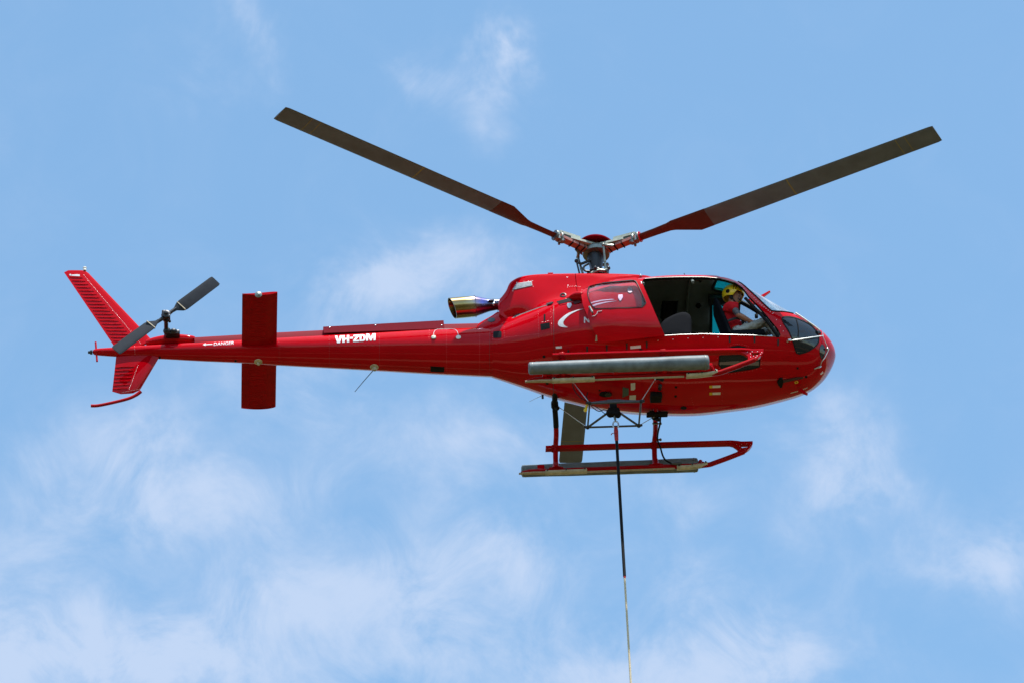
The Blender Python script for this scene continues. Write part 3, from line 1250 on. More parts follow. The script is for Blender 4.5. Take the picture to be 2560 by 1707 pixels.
# --- tail rotor
TRH = V((-6.137, -.47, 1.83))
gb = at(424, 850, y=-.10)
mb = MB()
mb.tube([V((TRH.x, -.02, TRH.z - .02)), TRH], .030, 12)
mb.ball(V((TRH.x + .01, -.17, TRH.z - .04)), (.055, .05, .055))
mb.ball(V((TRH.x + .10, -.16, TRH.z - .05)), (.06, .05, .045))
mb.box((TRH.x + .09, -.12, TRH.z - .06), (.2, .12, .07), bev=.015)
obj('tail_gearbox', mb, 'dark_metal', H, 40)
mb = MB()
mb.lathe(TRH + V((0, .10, 0)), (0, -1, 0), [(0, .03), (.01, .05), (.05, .055), (.06, .04), (.10, .04), (.11, .062), (.15, .062), (.16, .03), (.19, .025), (.195, .005)], 14)
TA = radians(41)
for s in (-1, 1):
    d = V((cos(TA), 0, sin(TA))) * s
    mb.tube([TRH + d * .02, TRH + d * .2], [.032, .02], 10)
    q = V((-sin(TA), 0, cos(TA))) * s
    mb.tube([TRH + V((0, .08, 0)) + q * .03, TRH + V((0, .05, 0)) + q * .075, TRH + V((0, -.04, 0)) + q * .07], .012, 8)
    mb.ball(TRH + V((0, .06, 0)) + q * .075, .02, 8, 6)
    mb.box(TRH + V((0, -.03, 0)) + q * .05, (.05, .05, .05), bev=.01)
obj('tail_rotor_hub', mb, 'dark_metal', H, 40)
for s in (-1, 1):
    d = V((cos(TA), 0, sin(TA))) * s
    q = V((-sin(TA), 0, cos(TA))) * s
    secs, ks = [], []
    for r, c0, tw in ((.12, .05, 12), (.17, .06, 12), (.24, .155, 10), (.30, .185, 9), (.6, .185, 6), (.90, .185, 3), (.93, .165, 3)):
        cv = q * cos(radians(tw)) + V((0, -1, 0)) * sin(radians(tw))
        ctr = TRH + d * r + V((0, -.01, 0))
        secs.append((ctr + cv * c0 * .35, ctr - cv * c0 * .65))
        ks.append(.11 if r > .2 else .3)
    tr = obj('tail_rotor_blade', wing(secs, ks, (0, 1, 0)), 'tail_blade', H, 30)
    mb = MB()
    for r in (.26,):
        ctr = TRH + d * r + V((0, -.01, 0))
        aa, bb = ctr + q * .06, ctr - q * .11
        mb.prism([aa + V((0, -.02, 0)), bb + V((0, -.012, 0)), bb + V((0, -.012, 0)) + d * .012, aa + V((0, -.02, 0)) + d * .012], V((0, .035, 0)))
    obj('blade_band', mb, 'wear_strip', tr, 30)

# --- main rotor
HUBR = V((.015, 0, 3.075))
RT = R3('Y', radians(3.3)) @ R3('X', radians(-.4))
CONE = radians(2.4)
RAD = 5.30


def rp(az, r, side=0.0, h=0.0, cone=CONE):
    """point of a rotor arm: radius r, offset to the leading side, height"""
    d = V((cos(az), sin(az), 0))
    lead = V((sin(az), -cos(az), 0))
    return HUBR + RT @ (d * r * cos(cone) + lead * side + V((0, 0, r * sin(cone) + h)))


for azd in (210.3, 330.3, 90.3):
    az = radians(azd)
    lead = RT @ V((sin(az), -cos(az), 0))
    upb = RT @ V((0, 0, 1))
    secs, ks = [], []
    for r, cl_, ct, tw, tk in ((.66, .055, .065, 10, .35), (.95, .06, .07, 10, .26), (1.15, .07, .08, 10, .22), (1.22, .0875, .10, 10, .17), (1.55, .0875, .262, 9.5, .09), (2.2, .0875, .262, 8.5, .085),
                               (3.2, .0875, .262, 6.5, .08), (4.2, .0875, .262, 5, .075), (RAD - .06, .0875, .262, 3.5, .075), (RAD, .08, .25, 3.5, .06)):
        ctr = rp(az, r)
        cv = lead * cos(radians(tw)) + upb * sin(radians(tw))
        secs.append((ctr + cv * cl_, ctr - cv * ct))
        ks.append(tk)
    bl = obj('main_rotor_blade', wing(secs, ks, upb), 'blade_grey', H, 30)
    # painted root, leading-edge strip and yellow marks as thin sleeves on the blade
    def sleeve_(ra, rb, grow, material, nm, le_only=False):
        mbs = MB()
        ss = []
        st = sorted({ra, rb} | {q for q in (.95, 1.15, 1.22, 1.55) if ra < q < rb})
        T = ((.66, .055, .065, 10, .35), (.95, .06, .07, 10, .26), (1.15, .07, .08, 10, .22), (1.22, .0875, .10, 10, .17), (1.55, .0875, .262, 9.5, .09), (2.2, .0875, .262, 8.5, .085), (3.2, .0875, .262, 6.5, .08), (4.2, .0875, .262, 5, .075), (RAD - .06, .0875, .262, 3.5, .075), (RAD, .08, .25, 3.5, .06))
        for q in st:
            for i in range(len(T) - 1):
                if T[i][0] <= q <= T[i + 1][0]:
                    t = (q - T[i][0]) / (T[i + 1][0] - T[i][0])
                    r_, cl2, ct2, tw2, tk2 = [a * (1 - t) + b * t for a, b in zip(T[i], T[i + 1])]
                    break
            ctr = rp(az, q)
            cv = lead * cos(radians(tw2)) + upb * sin(radians(tw2))
            if le_only:
                ss.append(airfoil(ctr + cv * (cl2 + .003), ctr + cv * (cl2 - .03), .42 * tk2 / .08, upb, 8))
            else:
                ss.append(airfoil(ctr + cv * (cl2 + grow), ctr - cv * (ct2 + grow), tk2 * (1 + grow * 30), upb, 14))
        mbs.rings(ss)
        obj(nm, mbs, material, bl, 30)
    sleeve_(.68, 1.75, .002, 'blade_root', 'blade_root')
    sleeve_(3.03, 3.05, .002, 'balance_yellow', 'balance_mark')
    sleeve_(4.72, 4.73, .002, 'balance_yellow', 'balance_mark')
    sleeve_(4.86, 4.87, .002, 'balance_yellow', 'balance_mark')
    # starflex arm, sleeve and collars
    mb = MB()
    for r_in, r_out, w0, w1, h0, h1 in ((.06, .46, .14, .055, .02, .03),):
        ra, rb = rp(az, r_in, w0, h0, 0), rp(az, r_out, w1, h1, CONE)
        rc, rd = rp(az, r_out, -w1, h1, CONE), rp(az, r_in, -w0, h0, 0)
        mb.prism([ra, rb, rc, rd], upb * .035)
    obj('star_arm', mb, 'hub_fibreglass', H, 20)
    for sgn, nm, hh in ((1, 'sleeve_upper', .085), (-1, 'sleeve_lower', -.035)):
        mb = MB()
        a1 = [rp(az, .12 if sgn < 0 else .30, w, hh, CONE) for w in (.055, -.055)]
        a2 = [rp(az, .64, w, hh * (.55), CONE) for w in (.055, -.055)]
        mb.prism([a1[0], a2[0], a2[1], a1[1]], upb * (.045))
        obj('blade_sleeve', mb, 'sleeve' if sgn < 0 else 'hub_fibreglass', H, 20)
    for r_ in (.22, .31, .42):
        mb = MB().prism([rp(az, r_, .058, -.042), rp(az, r_ + .014, .058, -.042), rp(az, r_ + .014, -.058, -.042), rp(az, r_, -.058, -.042)], upb * .052)
        obj('sleeve_band', mb, 'rubber', H, 20)
    mb = MB()
    for r_, hh in ((.58, .0), (.64, .0)):
        mb.tube([rp(az, r_, 0, -.055 + hh), rp(az, r_, 0, .075 + hh)], .05, 10)
    for r_ in (.60, .68):
        dd = (rp(az, r_ + .1) - rp(az, r_)).normalized()
        mb.lathe(rp(az, r_, 0, .005), dd, [(0, .075), (.012, .082), (.024, .075)], 16)
    mb.tube([rp(az, .60, -.045, -.085), rp(az, .60, -.045, .085)], .018, 8)
    mb.tube([rp(az, .60, .045, -.085), rp(az, .60, .045, .085)], .018, 8)
    obj('blade_collar', mb, 'hub_metal', H, 30)
    mb = MB().lathe(rp(az, .695, 0, .005), (rp(az, 1) - rp(az, .9)).normalized(), [(0, .078), (.006, .08), (.014, .078)], 18)
    obj('collar_ring', mb, 'red_paint' if azd > 300 else 'frame_grey', H, 30)
    # frequency adapter / damper
    mb = MB()
    mb.tube([rp(az, .42, 0, .06), rp(az, .58, 0, .05)], .035, 10)
    mb.box(rp(az, .5, 0, .05), (.09, .09, .05), RT @ R3('Z', az), bev=.01)
    obj('damper', mb, 'green_panel', H, 30)
    # pitch link and horn on the trailing side
    mb = MB()
    pa = rp(az, .20, .17, -.05)
    pb = HUBR + RT @ (V((cos(az - .35), sin(az - .35), 0)) * .19 + V((0, 0, -.46)))
    mb.tube([pa, pb], .017, 10)
    mb.ball(pa, .028, 10, 6)
    mb.ball(pb, .028, 10, 6)
    mb.lathe(pa.lerp(pb, .55), pb - pa, [(0, .021), (.03, .021)], 10)
    obj('pitch_link', mb, 'hub_metal', H, 40)
    mb = MB().tube([pa, rp(az, .24, .09, -.03), rp(az, .30, .05, -.03)], [.022, .026, .03], 8)
    obj('pitch_horn', mb, 'hub_metal', H, 40)

mb = MB()
mb.lathe(HUBR, RT @ V((0, 0, 1)), [(-.05, .10), (-.04, .19), (0, .20), (.04, .19), (.055, .12), (.07, .08)], 24)
obj('rotor_hub', mb, 'hub_metal', H, 35)
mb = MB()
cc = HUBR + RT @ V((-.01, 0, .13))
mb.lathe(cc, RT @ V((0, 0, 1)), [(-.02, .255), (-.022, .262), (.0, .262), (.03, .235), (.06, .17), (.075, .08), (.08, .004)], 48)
obj('hub_cap', mb, 'red_shaded', H, 30)
mb = MB()
mb.lathe(cc + V((0, 0, -.07)), RT @ V((0, 0, 1)), [(0, .07), (.05, .05)], 16)
mb.box(cc + V((.0, -.09, -.04)), (.06, .05, .045), bev=.006)
obj('cap_bracket', mb, 'hub_fibreglass', H, 30)
mb = MB()
mb.lathe(V((.0, 0, 2.45)), (0, 0, 1), [(0, .10), (.10, .10), (.12, .075), (.30, .07), (.42, .095), (.55, .12), (.60, .11)], 24)
obj('rotor_mast', mb, 'dark_metal', H, 35)
mb = MB()
mb.lathe(V((0, 0, 2.60)), RT @ V((0, 0, 1)), [(0, .12), (.01, .17), (.045, .17), (.05, .14), (.075, .14), (.08, .16), (.10, .155), (.105, .1)], 24)
for azd in (20, 140, 260):
    az = radians(azd)
    e = V((.24 * cos(az), .24 * sin(az), 2.63))
    mb.tube([V((.1 * cos(az), .1 * sin(az), 2.63)), e], [.04, .022], 8)
    mb.ball(e, .028, 8, 6)
obj('swashplate', mb, 'dark_metal', H, 35)
# scissor links and control rods that show beside the mast
mb = MB()
A = at(1441, 653, y=-.05)
mb.tube([at(1450, 690, y=-.05), A], [.013, .013], 8)
mb.ball(A, .03, 10, 6)
obj('control_rod', mb, 'dark_metal', H)
mb = MB()
mb.tube(smooth_path([at(1446, 657, y=-.05), at(1453, 660, y=-.05), at(1464, 656, y=-.05), at(1476, 651, y=-.05)], 4), .02, 8)
obj('control_lever', mb, 'dark_metal', H)
mb = MB()
A = at(1521, 671, y=-.2)
mb.tube([at(1519.5, 692, y=-.2), A], .012, 8)
mb.ball(A, .03, 10, 6)
obj('control_rod', mb, 'dark_metal', H)
mb = MB()
mb.tube(smooth_path([A, at(1512, 677, y=-.2), at(1500, 676, y=-.2), at(1488, 679, y=-.2), at(1478, 684, y=-.2)], 4), .02, 8)
obj('control_lever', mb, 'hub_metal', H)
mb = MB()
mb.tube(smooth_path([at(1472, 660, y=-.1), at(1461, 666, y=-.1), at(1459, 673, y=-.1), at(1464, 678, y=-.1), at(1474, 679, y=-.1)], 5), .016, 8)
obj('vibration_damper', mb, 'dark_metal', H)

# --- sliding door, pushed back and standing off the hull
DOOR = [(1454, 707), (1523, 700.5), (1589, 694), (1595, 696.5), (1606, 709), (1634, 774), (1661, 836), (1660, 839), (1638, 841.5), (1573, 849), (1520, 855), (1497, 857), (1484, 827), (1468, 789), (1457, 762), (1452.5, 735)]
WIN = [(1484, 711.5), (1477, 714), (1472, 720), (1469.5, 730), (1469.5, 737), (1473, 749), (1480, 764), (1487, 769.5), (1496, 772), (1596, 768.5), (1607, 766), (1613, 760), (1612.5, 752), (1592, 709), (1586, 703.5), (1578, 702)]
WIN = round_loop(WIN, 3)
dt = [tuple(r[:1]) + (r[1] + .10, r[2] + .05, r[3] - .05, r[4], r[5]) for r in HULL]
SURF['door'] = bvh_of(MB().rings(loft([(r[0], max(r[1], .90 if -0.9 < r[0] < .9 else r[1]), r[2], r[3], r[4], r[5]) for r in dt], 5, 96)))


def inset(loop, d):
    """offset a 2D loop inwards (photo y runs down)"""
    n = len(loop)
    area = sum(loop[i][0] * loop[(i + 1) % n][1] - loop[(i + 1) % n][0] * loop[i][1] for i in range(n))
    s = 1 if area > 0 else -1
    out = []
    for i in range(n):
        a, b, c2 = V((*loop[i - 1], 0)), V((*loop[i], 0)), V((*loop[(i + 1) % n], 0))
        e1, e2 = (b - a).normalized(), (c2 - b).normalized()
        n1, n2 = V((-e1.y, e1.x, 0)) * s, V((-e2.y, e2.x, 0)) * s
        m = (n1 + n2).normalized()
        k = d / max(.5, m.dot(n1))
        out.append((b.x + m.x * k, b.y + m.y * k))
    return out


mb = MB()
drape(mb, [DOOR, WIN], 'door', .0, .035, 10)
door = obj('sliding_door', mb, 'red_paint', H, 40, 'red cabin door slid back along the hull')
mb = MB()
drape(mb, [inset(WIN, -1.3), inset(WIN, .5)], 'door', .006, .012, 0)
obj('window_seal', mb, 'dark_trim', door, 60)
mb = MB()
drape(mb, [inset(WIN, -.2)], 'door', -.008, .006, 12)
obj('door_pane', mb, 'door_glass', door, 60)
mb = MB()
p1, n1 = hit(1475, 771, 'door')
p2, n2 = hit(1482, 784, 'door')
mb.tube([p1 + n1 * .03, p2 + n2 * .03], [.014, .016], 10)
mb.tube([p1, p1 + n1 * .035], .016, 10)
mb.tube([p2, p2 + n2 * .03], .010, 10)
obj('door_handle', mb, 'hub_metal', door)
mb = MB()
drape(mb, [(1490, 838), (1492.5, 838), (1493.5, 853), (1488, 853.5)], 'door', .006, .01, 0)
obj('door_striker', mb, 'silver', door)
mb = MB()
mb.tube(path_on([(1480, 791.5), (1487, 790.5), (1493, 784.5), (1494, 779.5), (1505, 778)], 'door', .003, 3), .0045, 6)
obj('handle_outline', mb, 'white_decal', door)
rivets([(1603, 705.5), (1603.6, 708.5)], 9, .012, 'door', 'rivet_bright')

# red rail end and intake behind the door
mb = MB()
tabp = []
pp = [(1424, 742.5, .015), (1430, 742, .035), (1438, 741, .055), (1450, 741.5, .062), (1460, 743, .060), (1466, 744.5, .048), (1468.5, 746, .02)]
rings = []
for u, v, r in pp:
    c = at(u, v, y=-.82)
    rings.append([c + V((0, cos(2 * pi * k / 20) * r * 1.3, sin(2 * pi * k / 20) * r)) for k in range(20)])
mb.rings(rings)
obj('rail_fairing', mb, 'red_paint', H, 50)
mb = MB()
mb.tube([hit(1420, 741)[0], at(1436, 740, y=-.82)], .02, 8)
drape(mb, [(1395, 757.5), (1430, 744.5), (1434, 747), (1434, 757), (1400, 764)], 'hull', .006, .01, 8)
obj('intake_lip', mb, 'red_paint', H, 40)
mb = MB()
drape(mb, [(1392, 755.5), (1398, 762), (1432, 754), (1432, 750), (1427, 746)], 'hull', .010, .008, 8)
obj('intake_opening', mb, 'rubber', H)
mb = MB()
drape(mb, [(1432, 757), (1450, 750), (1452, 758), (1437, 762)], 'hull', .012, .01, 8)
obj('rail_bracket', mb, 'seam', H)
mb = MB()
p, n = hit(1408, 739, 'cowl')
mb.lathe(p - n * .02, n, [(0, .045), (.03, .045), (.034, .03), (.02, .028), (.02, .001)], 18)
obj('vent_pipe', mb, 'dark_metal', H)

# cowling window grille with frame and slats
mb = MB()
GR = [(1281, 726.5), (1292, 709.5), (1329, 704), (1331, 715.5)]
drape(mb, [GR], 'cowl', .004, .004, 8)
gr = obj('cowling_grille', mb, 'grille', H, 40)
for k in range(5):
    mb = MB()
    t0_, t1_ = k / 5 + .03, k / 5 + .13
    q = [lerp2(GR[1], GR[0], t0_), lerp2(GR[2], GR[3], t0_), lerp2(GR[2], GR[3], t1_), lerp2(GR[1], GR[0], t1_)]
    drape(mb, [q], 'cowl', .010, .005, 12)
    obj('slat', mb, 'silver', gr, 40)
rivets([(1282, 728), (1292, 707)], 11, .007, 'cowl', 'rivet_bright')
rivets([(1310, 704), (1331, 702.5), (1333, 717)], 11, .006, 'cowl', 'rivet_bright')

# seams, as narrow dark joint strips on the skin
def seam(name, pts, surf='hull', w=.004, material='seam', parent=H):
    mb_ = MB().tube(path_on(pts, surf, -.001, 8), w, 6)
    return obj(name, mb_, material, parent, 60)


seam('panel_seam', [(1384, 758), (1384.5, 820), (1385, 880), (1384, 930), (1383, 992)])
seam('panel_seam', [(1224.5, 822), (1224, 870), (1224, 941)], 'boom', .003)
for u, a, b in ((948, 833, 926), (823, 840, 919), (697, 846, 912), (602, 852, 906), (357, 865, 893)):
    seam('boom_seam', [(u, a), (u + 1, b)], 'boom', .0025)
seam('deck_seam', [(1277, 798), (1301, 787.5), (1345, 771), (1381, 760)], 'hull', .010, 'silver')
rivets([(1116, 825), (1117, 935)], 4, .0035, 'boom')
rivets([(1199, 821), (1199, 940)], 4, .0035, 'boom')
rivets([(1073, 826), (1073, 848)], 4, .0035, 'boom')
rivets([(705, 905), (820, 909.5), (945, 914.5), (1070, 921), (1220, 930)], 6, .003, 'boom')
rivets([(1080, 905), (1150, 907), (1220, 909)], 5, .003, 'boom')
rivets([(1090, 862), (1218, 861)], 6, .003, 'boom')
rivets([(948, 836), (949, 924)], 4.5, .003, 'boom')
rivets([(823, 842), (823.5, 917)], 4.5, .003, 'boom')
rivets([(1232, 905), (1380, 918)], 6, .003, 'hull')
rivets([(1390, 905), (1390, 860)], 5, .003, 'hull')
rivets([(336, 864), (338, 893)], 4, .0035, 'boom', 'rivet_bright')
rivets([(700, 848), (700, 911)], 6, .003, 'boom')
rivets([(1260, 819), (1261, 844), (1300, 840), (1343, 835)], 4.4, .004, 'hull')
rivets([(1346, 780), (1347, 843)], 4, .004, 'hull')
rivets([(1377, 768), (1379, 838)], 4, .004, 'hull')
rivets([(1382, 766), (1384, 838)], 4, .004, 'hull')
rivets([(1262, 818), (1300, 803), (1344, 791)], 5, .004, 'hull')
rivets([(1232, 826), (1231, 848), (1240, 850), (1255, 848)], 6, .005, 'hull')
rivets([(1355, 806), (1372, 802)], 4, .004, 'hull', 'rivet_bright')
rivets([(1256, 952), (1300, 965), (1350, 982)], 4, .003, 'hull')
rivets([(1419, 718.5), (1432, 716), (1450, 717)], 5, .005, 'cowl', 'rivet_bright')
rivets([(1418, 694), (1420, 714)], 20, .010, 'cowl', 'rivet_bright')
rivets([(1843, 706), (1860, 722), (1885, 745), (1910, 768), (1931, 784)], 7, .006, 'hull', 'rivet_bright')
rivets([(1934, 783), (1941, 800), (1951, 815), (1958, 828)], 13, .006, 'hull', 'rivet_bright')
rivets([(1645, 851), (1720, 845.5), (1795, 843)], 36, .007, 'hull', 'rivet_bright')

# vents, doors and stickers on the hull skin
def patch(name, loops, material, surf='hull', off=.004, thick=.005, step=10, label=None, parent=H):
    mb_ = MB()
    drape(mb_, loops, surf, off, thick, step)
    return obj(name, mb_, material, parent, 50, label)


def rrect(x0, y0, x1, y1, r, skew=0.0):
    pts = []
    for cx_, cy_, a0 in ((x1 - r, y0 + r, -90), (x1 - r, y1 - r, 0), (x0 + r, y1 - r, 90), (x0 + r, y0 + r, 180)):
        for k in range(4):
            a = radians(a0 + 30 * k)
            px_, py_ = cx_ + r * cos(a), cy_ + r * sin(a)
            pts.append((px_, py_ - skew * (px_ - x0)))
    return pts


def oval(cx_, cy_, rx, ry, n=16, rot=0.0):
    return [(cx_ + rx * cos(2 * pi * k / n) * cos(rot) - ry * sin(2 * pi * k / n) * sin(rot), cy_ + rx * cos(2 * pi * k / n) * sin(rot) + ry * sin(2 * pi * k / n) * cos(rot)) for k in range(n)]


patch('vent_opening', [(1351, 810.5), (1374, 806.5), (1375, 821), (1353, 826)], 'rubber')
patch('vent_slot', rrect(1359.5, 786, 1363.5, 803, 1.5), 'dark_trim')
patch('access_cover', rrect(1233, 829, 1254, 846, 4, .07), 'dark_trim')
patch('hull_lamp', oval(1228.5, 800.5, 9.5, 5.5, 16, -.05), 'lamp_dark', 'fair', .006, .01, 0)
patch('vent_opening', [(1076, 914.5), (1111, 916.5), (1110.5, 929.5), (1076, 928)], 'rubber', 'boom')
patch('drain_hole', oval(1360, 891, 3.6, 3.6, 12), 'rubber')
patch('drain_hole', oval(1368, 958, 4, 2.8, 12), 'rubber')
patch('drain_hole', oval(589, 901, 3.5, 2.5, 10), 'rubber', 'boom')
patch('drain_hole', oval(399, 893.5, 3.5, 3, 10), 'rubber', 'boom')
patch('latch', [(1286, 790), (1292, 780), (1300, 781), (1296, 788), (1288, 794)], 'dark_metal', 'hull', .02, .03, 0)
patch('latch', [(1366, 762), (1378, 756.5), (1384, 758), (1380, 762), (1369, 765)], 'dark_metal', 'hull', .02, .03, 0)
patch('latch', [(1419, 760), (1428, 759), (1430, 764), (1425, 772), (1421, 771), (1418, 765)], 'silver', 'hull', .012, .014, 0)
patch('latch', [(1546, 739), (1556, 738), (1557.5, 744), (1552, 753.5), (1549, 753), (1545.5, 746)], 'silver', 'hull', .012, .014, 0)
patch('fuel_cap', oval(1575, 727, 6.5, 7), 'hub_metal', 'hull', .012, .014, 0)
patch('swoosh', [(1459, 773)] + [(p.x, p.y) for p in smooth_path([(1459, 773, 0), (1443, 775.6, 0), (1418.5, 785, 0), (1399.5, 800, 0), (1395, 809.6, 0), (1399.5, 816.3, 0), (1411.7, 819, 0), (1420, 818.7, 0)], 4)][1:] + [(p.x, p.y) for p in smooth_path([(1420, 818.7, 0), (1412, 814.5, 0), (1408.3, 808, 0), (1412, 799.5, 0), (1425, 787.5, 0), (1443, 778, 0), (1459, 773, 0)], 4)][1:-1], 'white_decal', 'hull', .004, .005, 8)
patch('swoosh', [(1468, 761), (1485, 754.5), (1505, 750.5), (1530, 748.5), (1536, 749.5), (1505, 752.8), (1484, 757.5), (1469, 763)], 'white_decal', 'hull', .004, .005, 8)
patch('swoosh', [(1470, 768), (1490, 760), (1515, 755), (1542, 753), (1515, 757.5), (1494, 763), (1474, 771)], 'white_decal', 'hull', .004, .005, 8)
for u, v in ((1421, 878), (1468, 873), (1517, 870), (1567, 866), (1617, 862), (1824, 848.5), (1886, 849), (1945, 856)):
    h_ = 8 if u > 1430 else 4
    patch('strap_slot', [(u - 2.3, v - h_), (u + 2.3, v - h_ + .3), (u + 1.8, v + h_), (u - 1.8, v + h_)], 'dark_metal', 'hull', .008, .012, 0)
patch('sill_sticker', [(1575.5, 865), (1602, 862.5), (1602.5, 869.5), (1576, 872)], 'white_decal', 'hull', .004, .005, 0)
patch('sill_sticker', [(1389.5, 865.8), (1404.5, 864.8), (1405, 870.2), (1390, 871)], 'white_decal', 'hull', .004, .005, 0)
patch('sill_knob', oval(1602, 874, 4.5, 3), 'rubber', 'hull', .015, .018, 0)
# belly stickers and fittings
patch('belly_sticker', [(1577, 957), (1588, 956), (1588, 971), (1585, 974), (1577, 974)], 'white_decal', 'hull', .004, .005, 0)
patch('belly_sticker', [(1574, 987.5), (1590, 986.7), (1589.5, 1001), (1573, 999)], 'white_decal', 'hull', .004, .005, 0)
patch('belly_panel', [(1557, 966.5), (1572, 970), (1571.5, 986), (1556, 992)], 'green_panel', 'hull', .008, .01, 0)
patch('belly_lamp', oval(1514, 983.5, 16, 6, 18, .03), 'rubber', 'hull', .02, .025, 0)
patch('belly_lamp_lens', oval(1521, 982, 8.5, 5.2, 14), 'lamp_dark', 'hull', .035, .02, 0)
patch('drain_hole', oval(1709, 1018.5, 8, 4.5, 14), 'rubber')
patch('drain_hole', oval(1690, 967, 3.5, 3, 10), 'rubber')
patch('drain_hole', oval(1689, 989.5, 3.5, 3, 10), 'rubber')
patch('drain_hole', oval(1499, 975, 2.5, 2, 10), 'rubber')
for y_ in (966, 983.3):
    patch('hazard_sticker', [(1781, y_ - 3), (1801.5, y_ - 3.7), (1801, y_ + 2), (1781, y_ + 2.6)], 'white_decal', 'hull', .004, .005, 0)
    patch('hazard_sticker', [(1773.5, y_ - 2.8), (1780.5, y_ - 3), (1780.5, y_ + 2.6), (1773.5, y_ + 3)], 'yellow_mark', 'hull', .004, .005, 0)
seam('belly_seam', [(1384, 994), (1382, 985)], 'hull')
rivets([(1664, 958), (1730, 955.5), (1805, 953)], 9, .004)
rivets([(1807, 954), (1804, 1028)], 9, .004)
rivets([(1728, 994), (1735, 1016)], 6, .004)
rivets([(1500, 938), (1640, 930)], 9, .003)
# belly window with its rivet border
BW = [(1800, 890), (1808, 887.5), (1850, 888), (1897, 884), (1899, 890), (1897, 915), (1880, 920), (1822, 929), (1808, 922), (1798, 910)]
patch('belly_window', [BW], 'window_dark', 'hull', .003, .006, 8)
patch('belly_window_seal', [inset(BW, -2.4), inset(BW, .3)], 'dark_trim', 'hull', .006, .008, 10)
rivets(inset(BW, -6) + [inset(BW, -6)[0]], 9, .005, 'hull', 'rivet')
patch('step_recess', [(1822, 869), (1832, 864.5), (1846, 863), (1860, 865.5), (1869, 869.5)], 'dark_trim', 'hull', .004, .006, 8)
rivets([(1820, 866), (1833, 860.5), (1848, 859.5), (1862, 862), (1871, 866)], 6, .004)
# nose quarter window (starboard) with divider
QW = [(1955, 798), (1957, 795), (1961, 793.3), (1972, 793.2), (1985, 795.5), (1999, 800), (2018, 809), (2033, 820), (2044, 836), (2046.5, 848), (2043, 859), (2032, 870), (2018, 878), (2000, 883.5), (1993.5, 882.5), (1990, 878), (1984, 858), (1974, 832), (1960, 810)]
QW = round_loop(QW, 3)
patch('nose_window', [QW], 'window_dark', 'hull', .003, .006, 7)
patch('nose_window_seal', [inset(QW, -1.6), inset(QW, .7)], 'dark_trim', 'hull', .008, .010, 8)
mb = MB().tube(path_on([(1990, 797), (1994.5, 815), (1996, 830), (1995, 842)], 'hull', .004, 6), .010, 6)
obj('nose_window_divider', mb, 'dark_trim', H)
OW = [(2054, 860), (2059, 864), (2062, 874), (2060.5, 886), (2056, 897), (2051.5, 893), (2049, 882), (2049, 870)]
OW = round_loop(OW, 3)
patch('nose_oval', [OW], 'window_dark', 'hull', .006, .01, 6)  # dark oval glass patch on the nose
# black scoop and small marks under the nose
patch('air_scoop', [(1943, 950), (1949, 942.5), (1956, 943), (1957, 952), (1954, 964), (1949, 965), (1943.5, 957)], 'rubber', 'hull', .03, .045, 6)
patch('scoop_shroud', [(1950, 950), (1990, 941.5), (2008, 941), (2008, 944), (1985, 949), (1952, 956)], 'seam', 'hull', .012, .016, 8)
patch('nose_fitting', oval(2015, 940.5, 3.2, 2.8), 'rubber', 'hull', .012, .016, 0)
patch('nose_fitting', oval(1994, 919.5, 2.5, 2.5), 'rubber', 'hull', .012, .016, 0)
patch('yellow_ring', [oval(1991, 954.5, 5, 3, 16, -.15), oval(1991, 954.5, 2.6, 1.5, 16, -.15)], 'yellow_mark', 'hull', .005, .006, 0)
patch('scuff_mark', [(2010, 970.5), (2019, 967), (2017.5, 969.5), (2005.5, 974)], 'rivet_bright', 'hull', .003, .004, 0)
patch('scuff_mark', [(1977, 980.5), (1996, 975.5), (1994, 978), (1976, 983)], 'rivet_bright', 'hull', .003, .004, 0)
patch('scuff_mark', [(2050, 934), (2057, 926.5), (2058, 932), (2053, 936)], 'rivet_bright', 'hull', .003, .004, 0)

# wire deflector and cutters
def cutter_blade(name, a, b, w0, w1, d):
    a, b = V(a), V(b)
    t = (b - a).normalized()
    q = t.cross(V((0, 1, 0))).normalized()
    mb_ = MB()
    mb_.prism([a + q * w0, b + q * w1, b - q * w1, a - q * w0], V((0, d, 0)))
    return obj(name, mb_, 'red_paint', H, 20)


cutter_blade('wire_cutter_upper', at(1890, 750.5, y=-.015), at(1925, 728, y=-.015), .030, .010, .03)
cutter_blade('wire_cutter_mount', at(1872, 755, y=-.03), at(1889, 752, y=-.03), .048, .040, .05)
cutter_blade('wire_cutter_lower', at(1998, 972, y=0), at(2019, 984, y=0), .030, .010, .03)
mb = MB().tube(path_on([(1987, 785.5), (2004, 796.5), (2019, 807), (2034, 817.5), (2047, 828)], off=.018, step=20), .012, 8)
obj('deflector_strip', mb, 'white_plastic', H)
mb = MB()
mb.tube([hit(2041, 832)[0], hit(2047, 831)[0], hit(2051, 834)[0]], [.03, .03, .02], 8)
obj('deflector_bracket', mb, 'dark_metal', H)
mb = MB().tube(path_on([(1970, 853.5), (2012, 848.3), (2052, 843.7)], off=.05, step=50), .008, 8)
mb.tube([hit(1968, 854)[0], hit(1968, 854)[0] + V((.02, -.035, 0)), hit(1976, 852.8)[0] + V((0, -.035, 0))], .016, 8)
obj('deflector_rod', mb, 'silver', H)
mb = MB()
dpts = path_on([(2052.3, 831), (2054, 845), (2057, 853), (2062, 864), (2067.5, 873.5), (2058, 893), (2050, 903), (2047, 913)], 'hull', .03, 30)
mb.tube(dpts, .0065, 8)
p, n = hit(2046, 915)
mb.tube([hit(2034, 921)[0] + n * .01, hit(2045, 915)[0] + n * .03, hit(2052, 914)[0] + n * .015], [.004, .016, .004], 8)
p, n = hit(2064, 872)
mb.ball(p + n * .03, .022, 10, 6)
obj('deflector_frame', mb, 'silver', H)

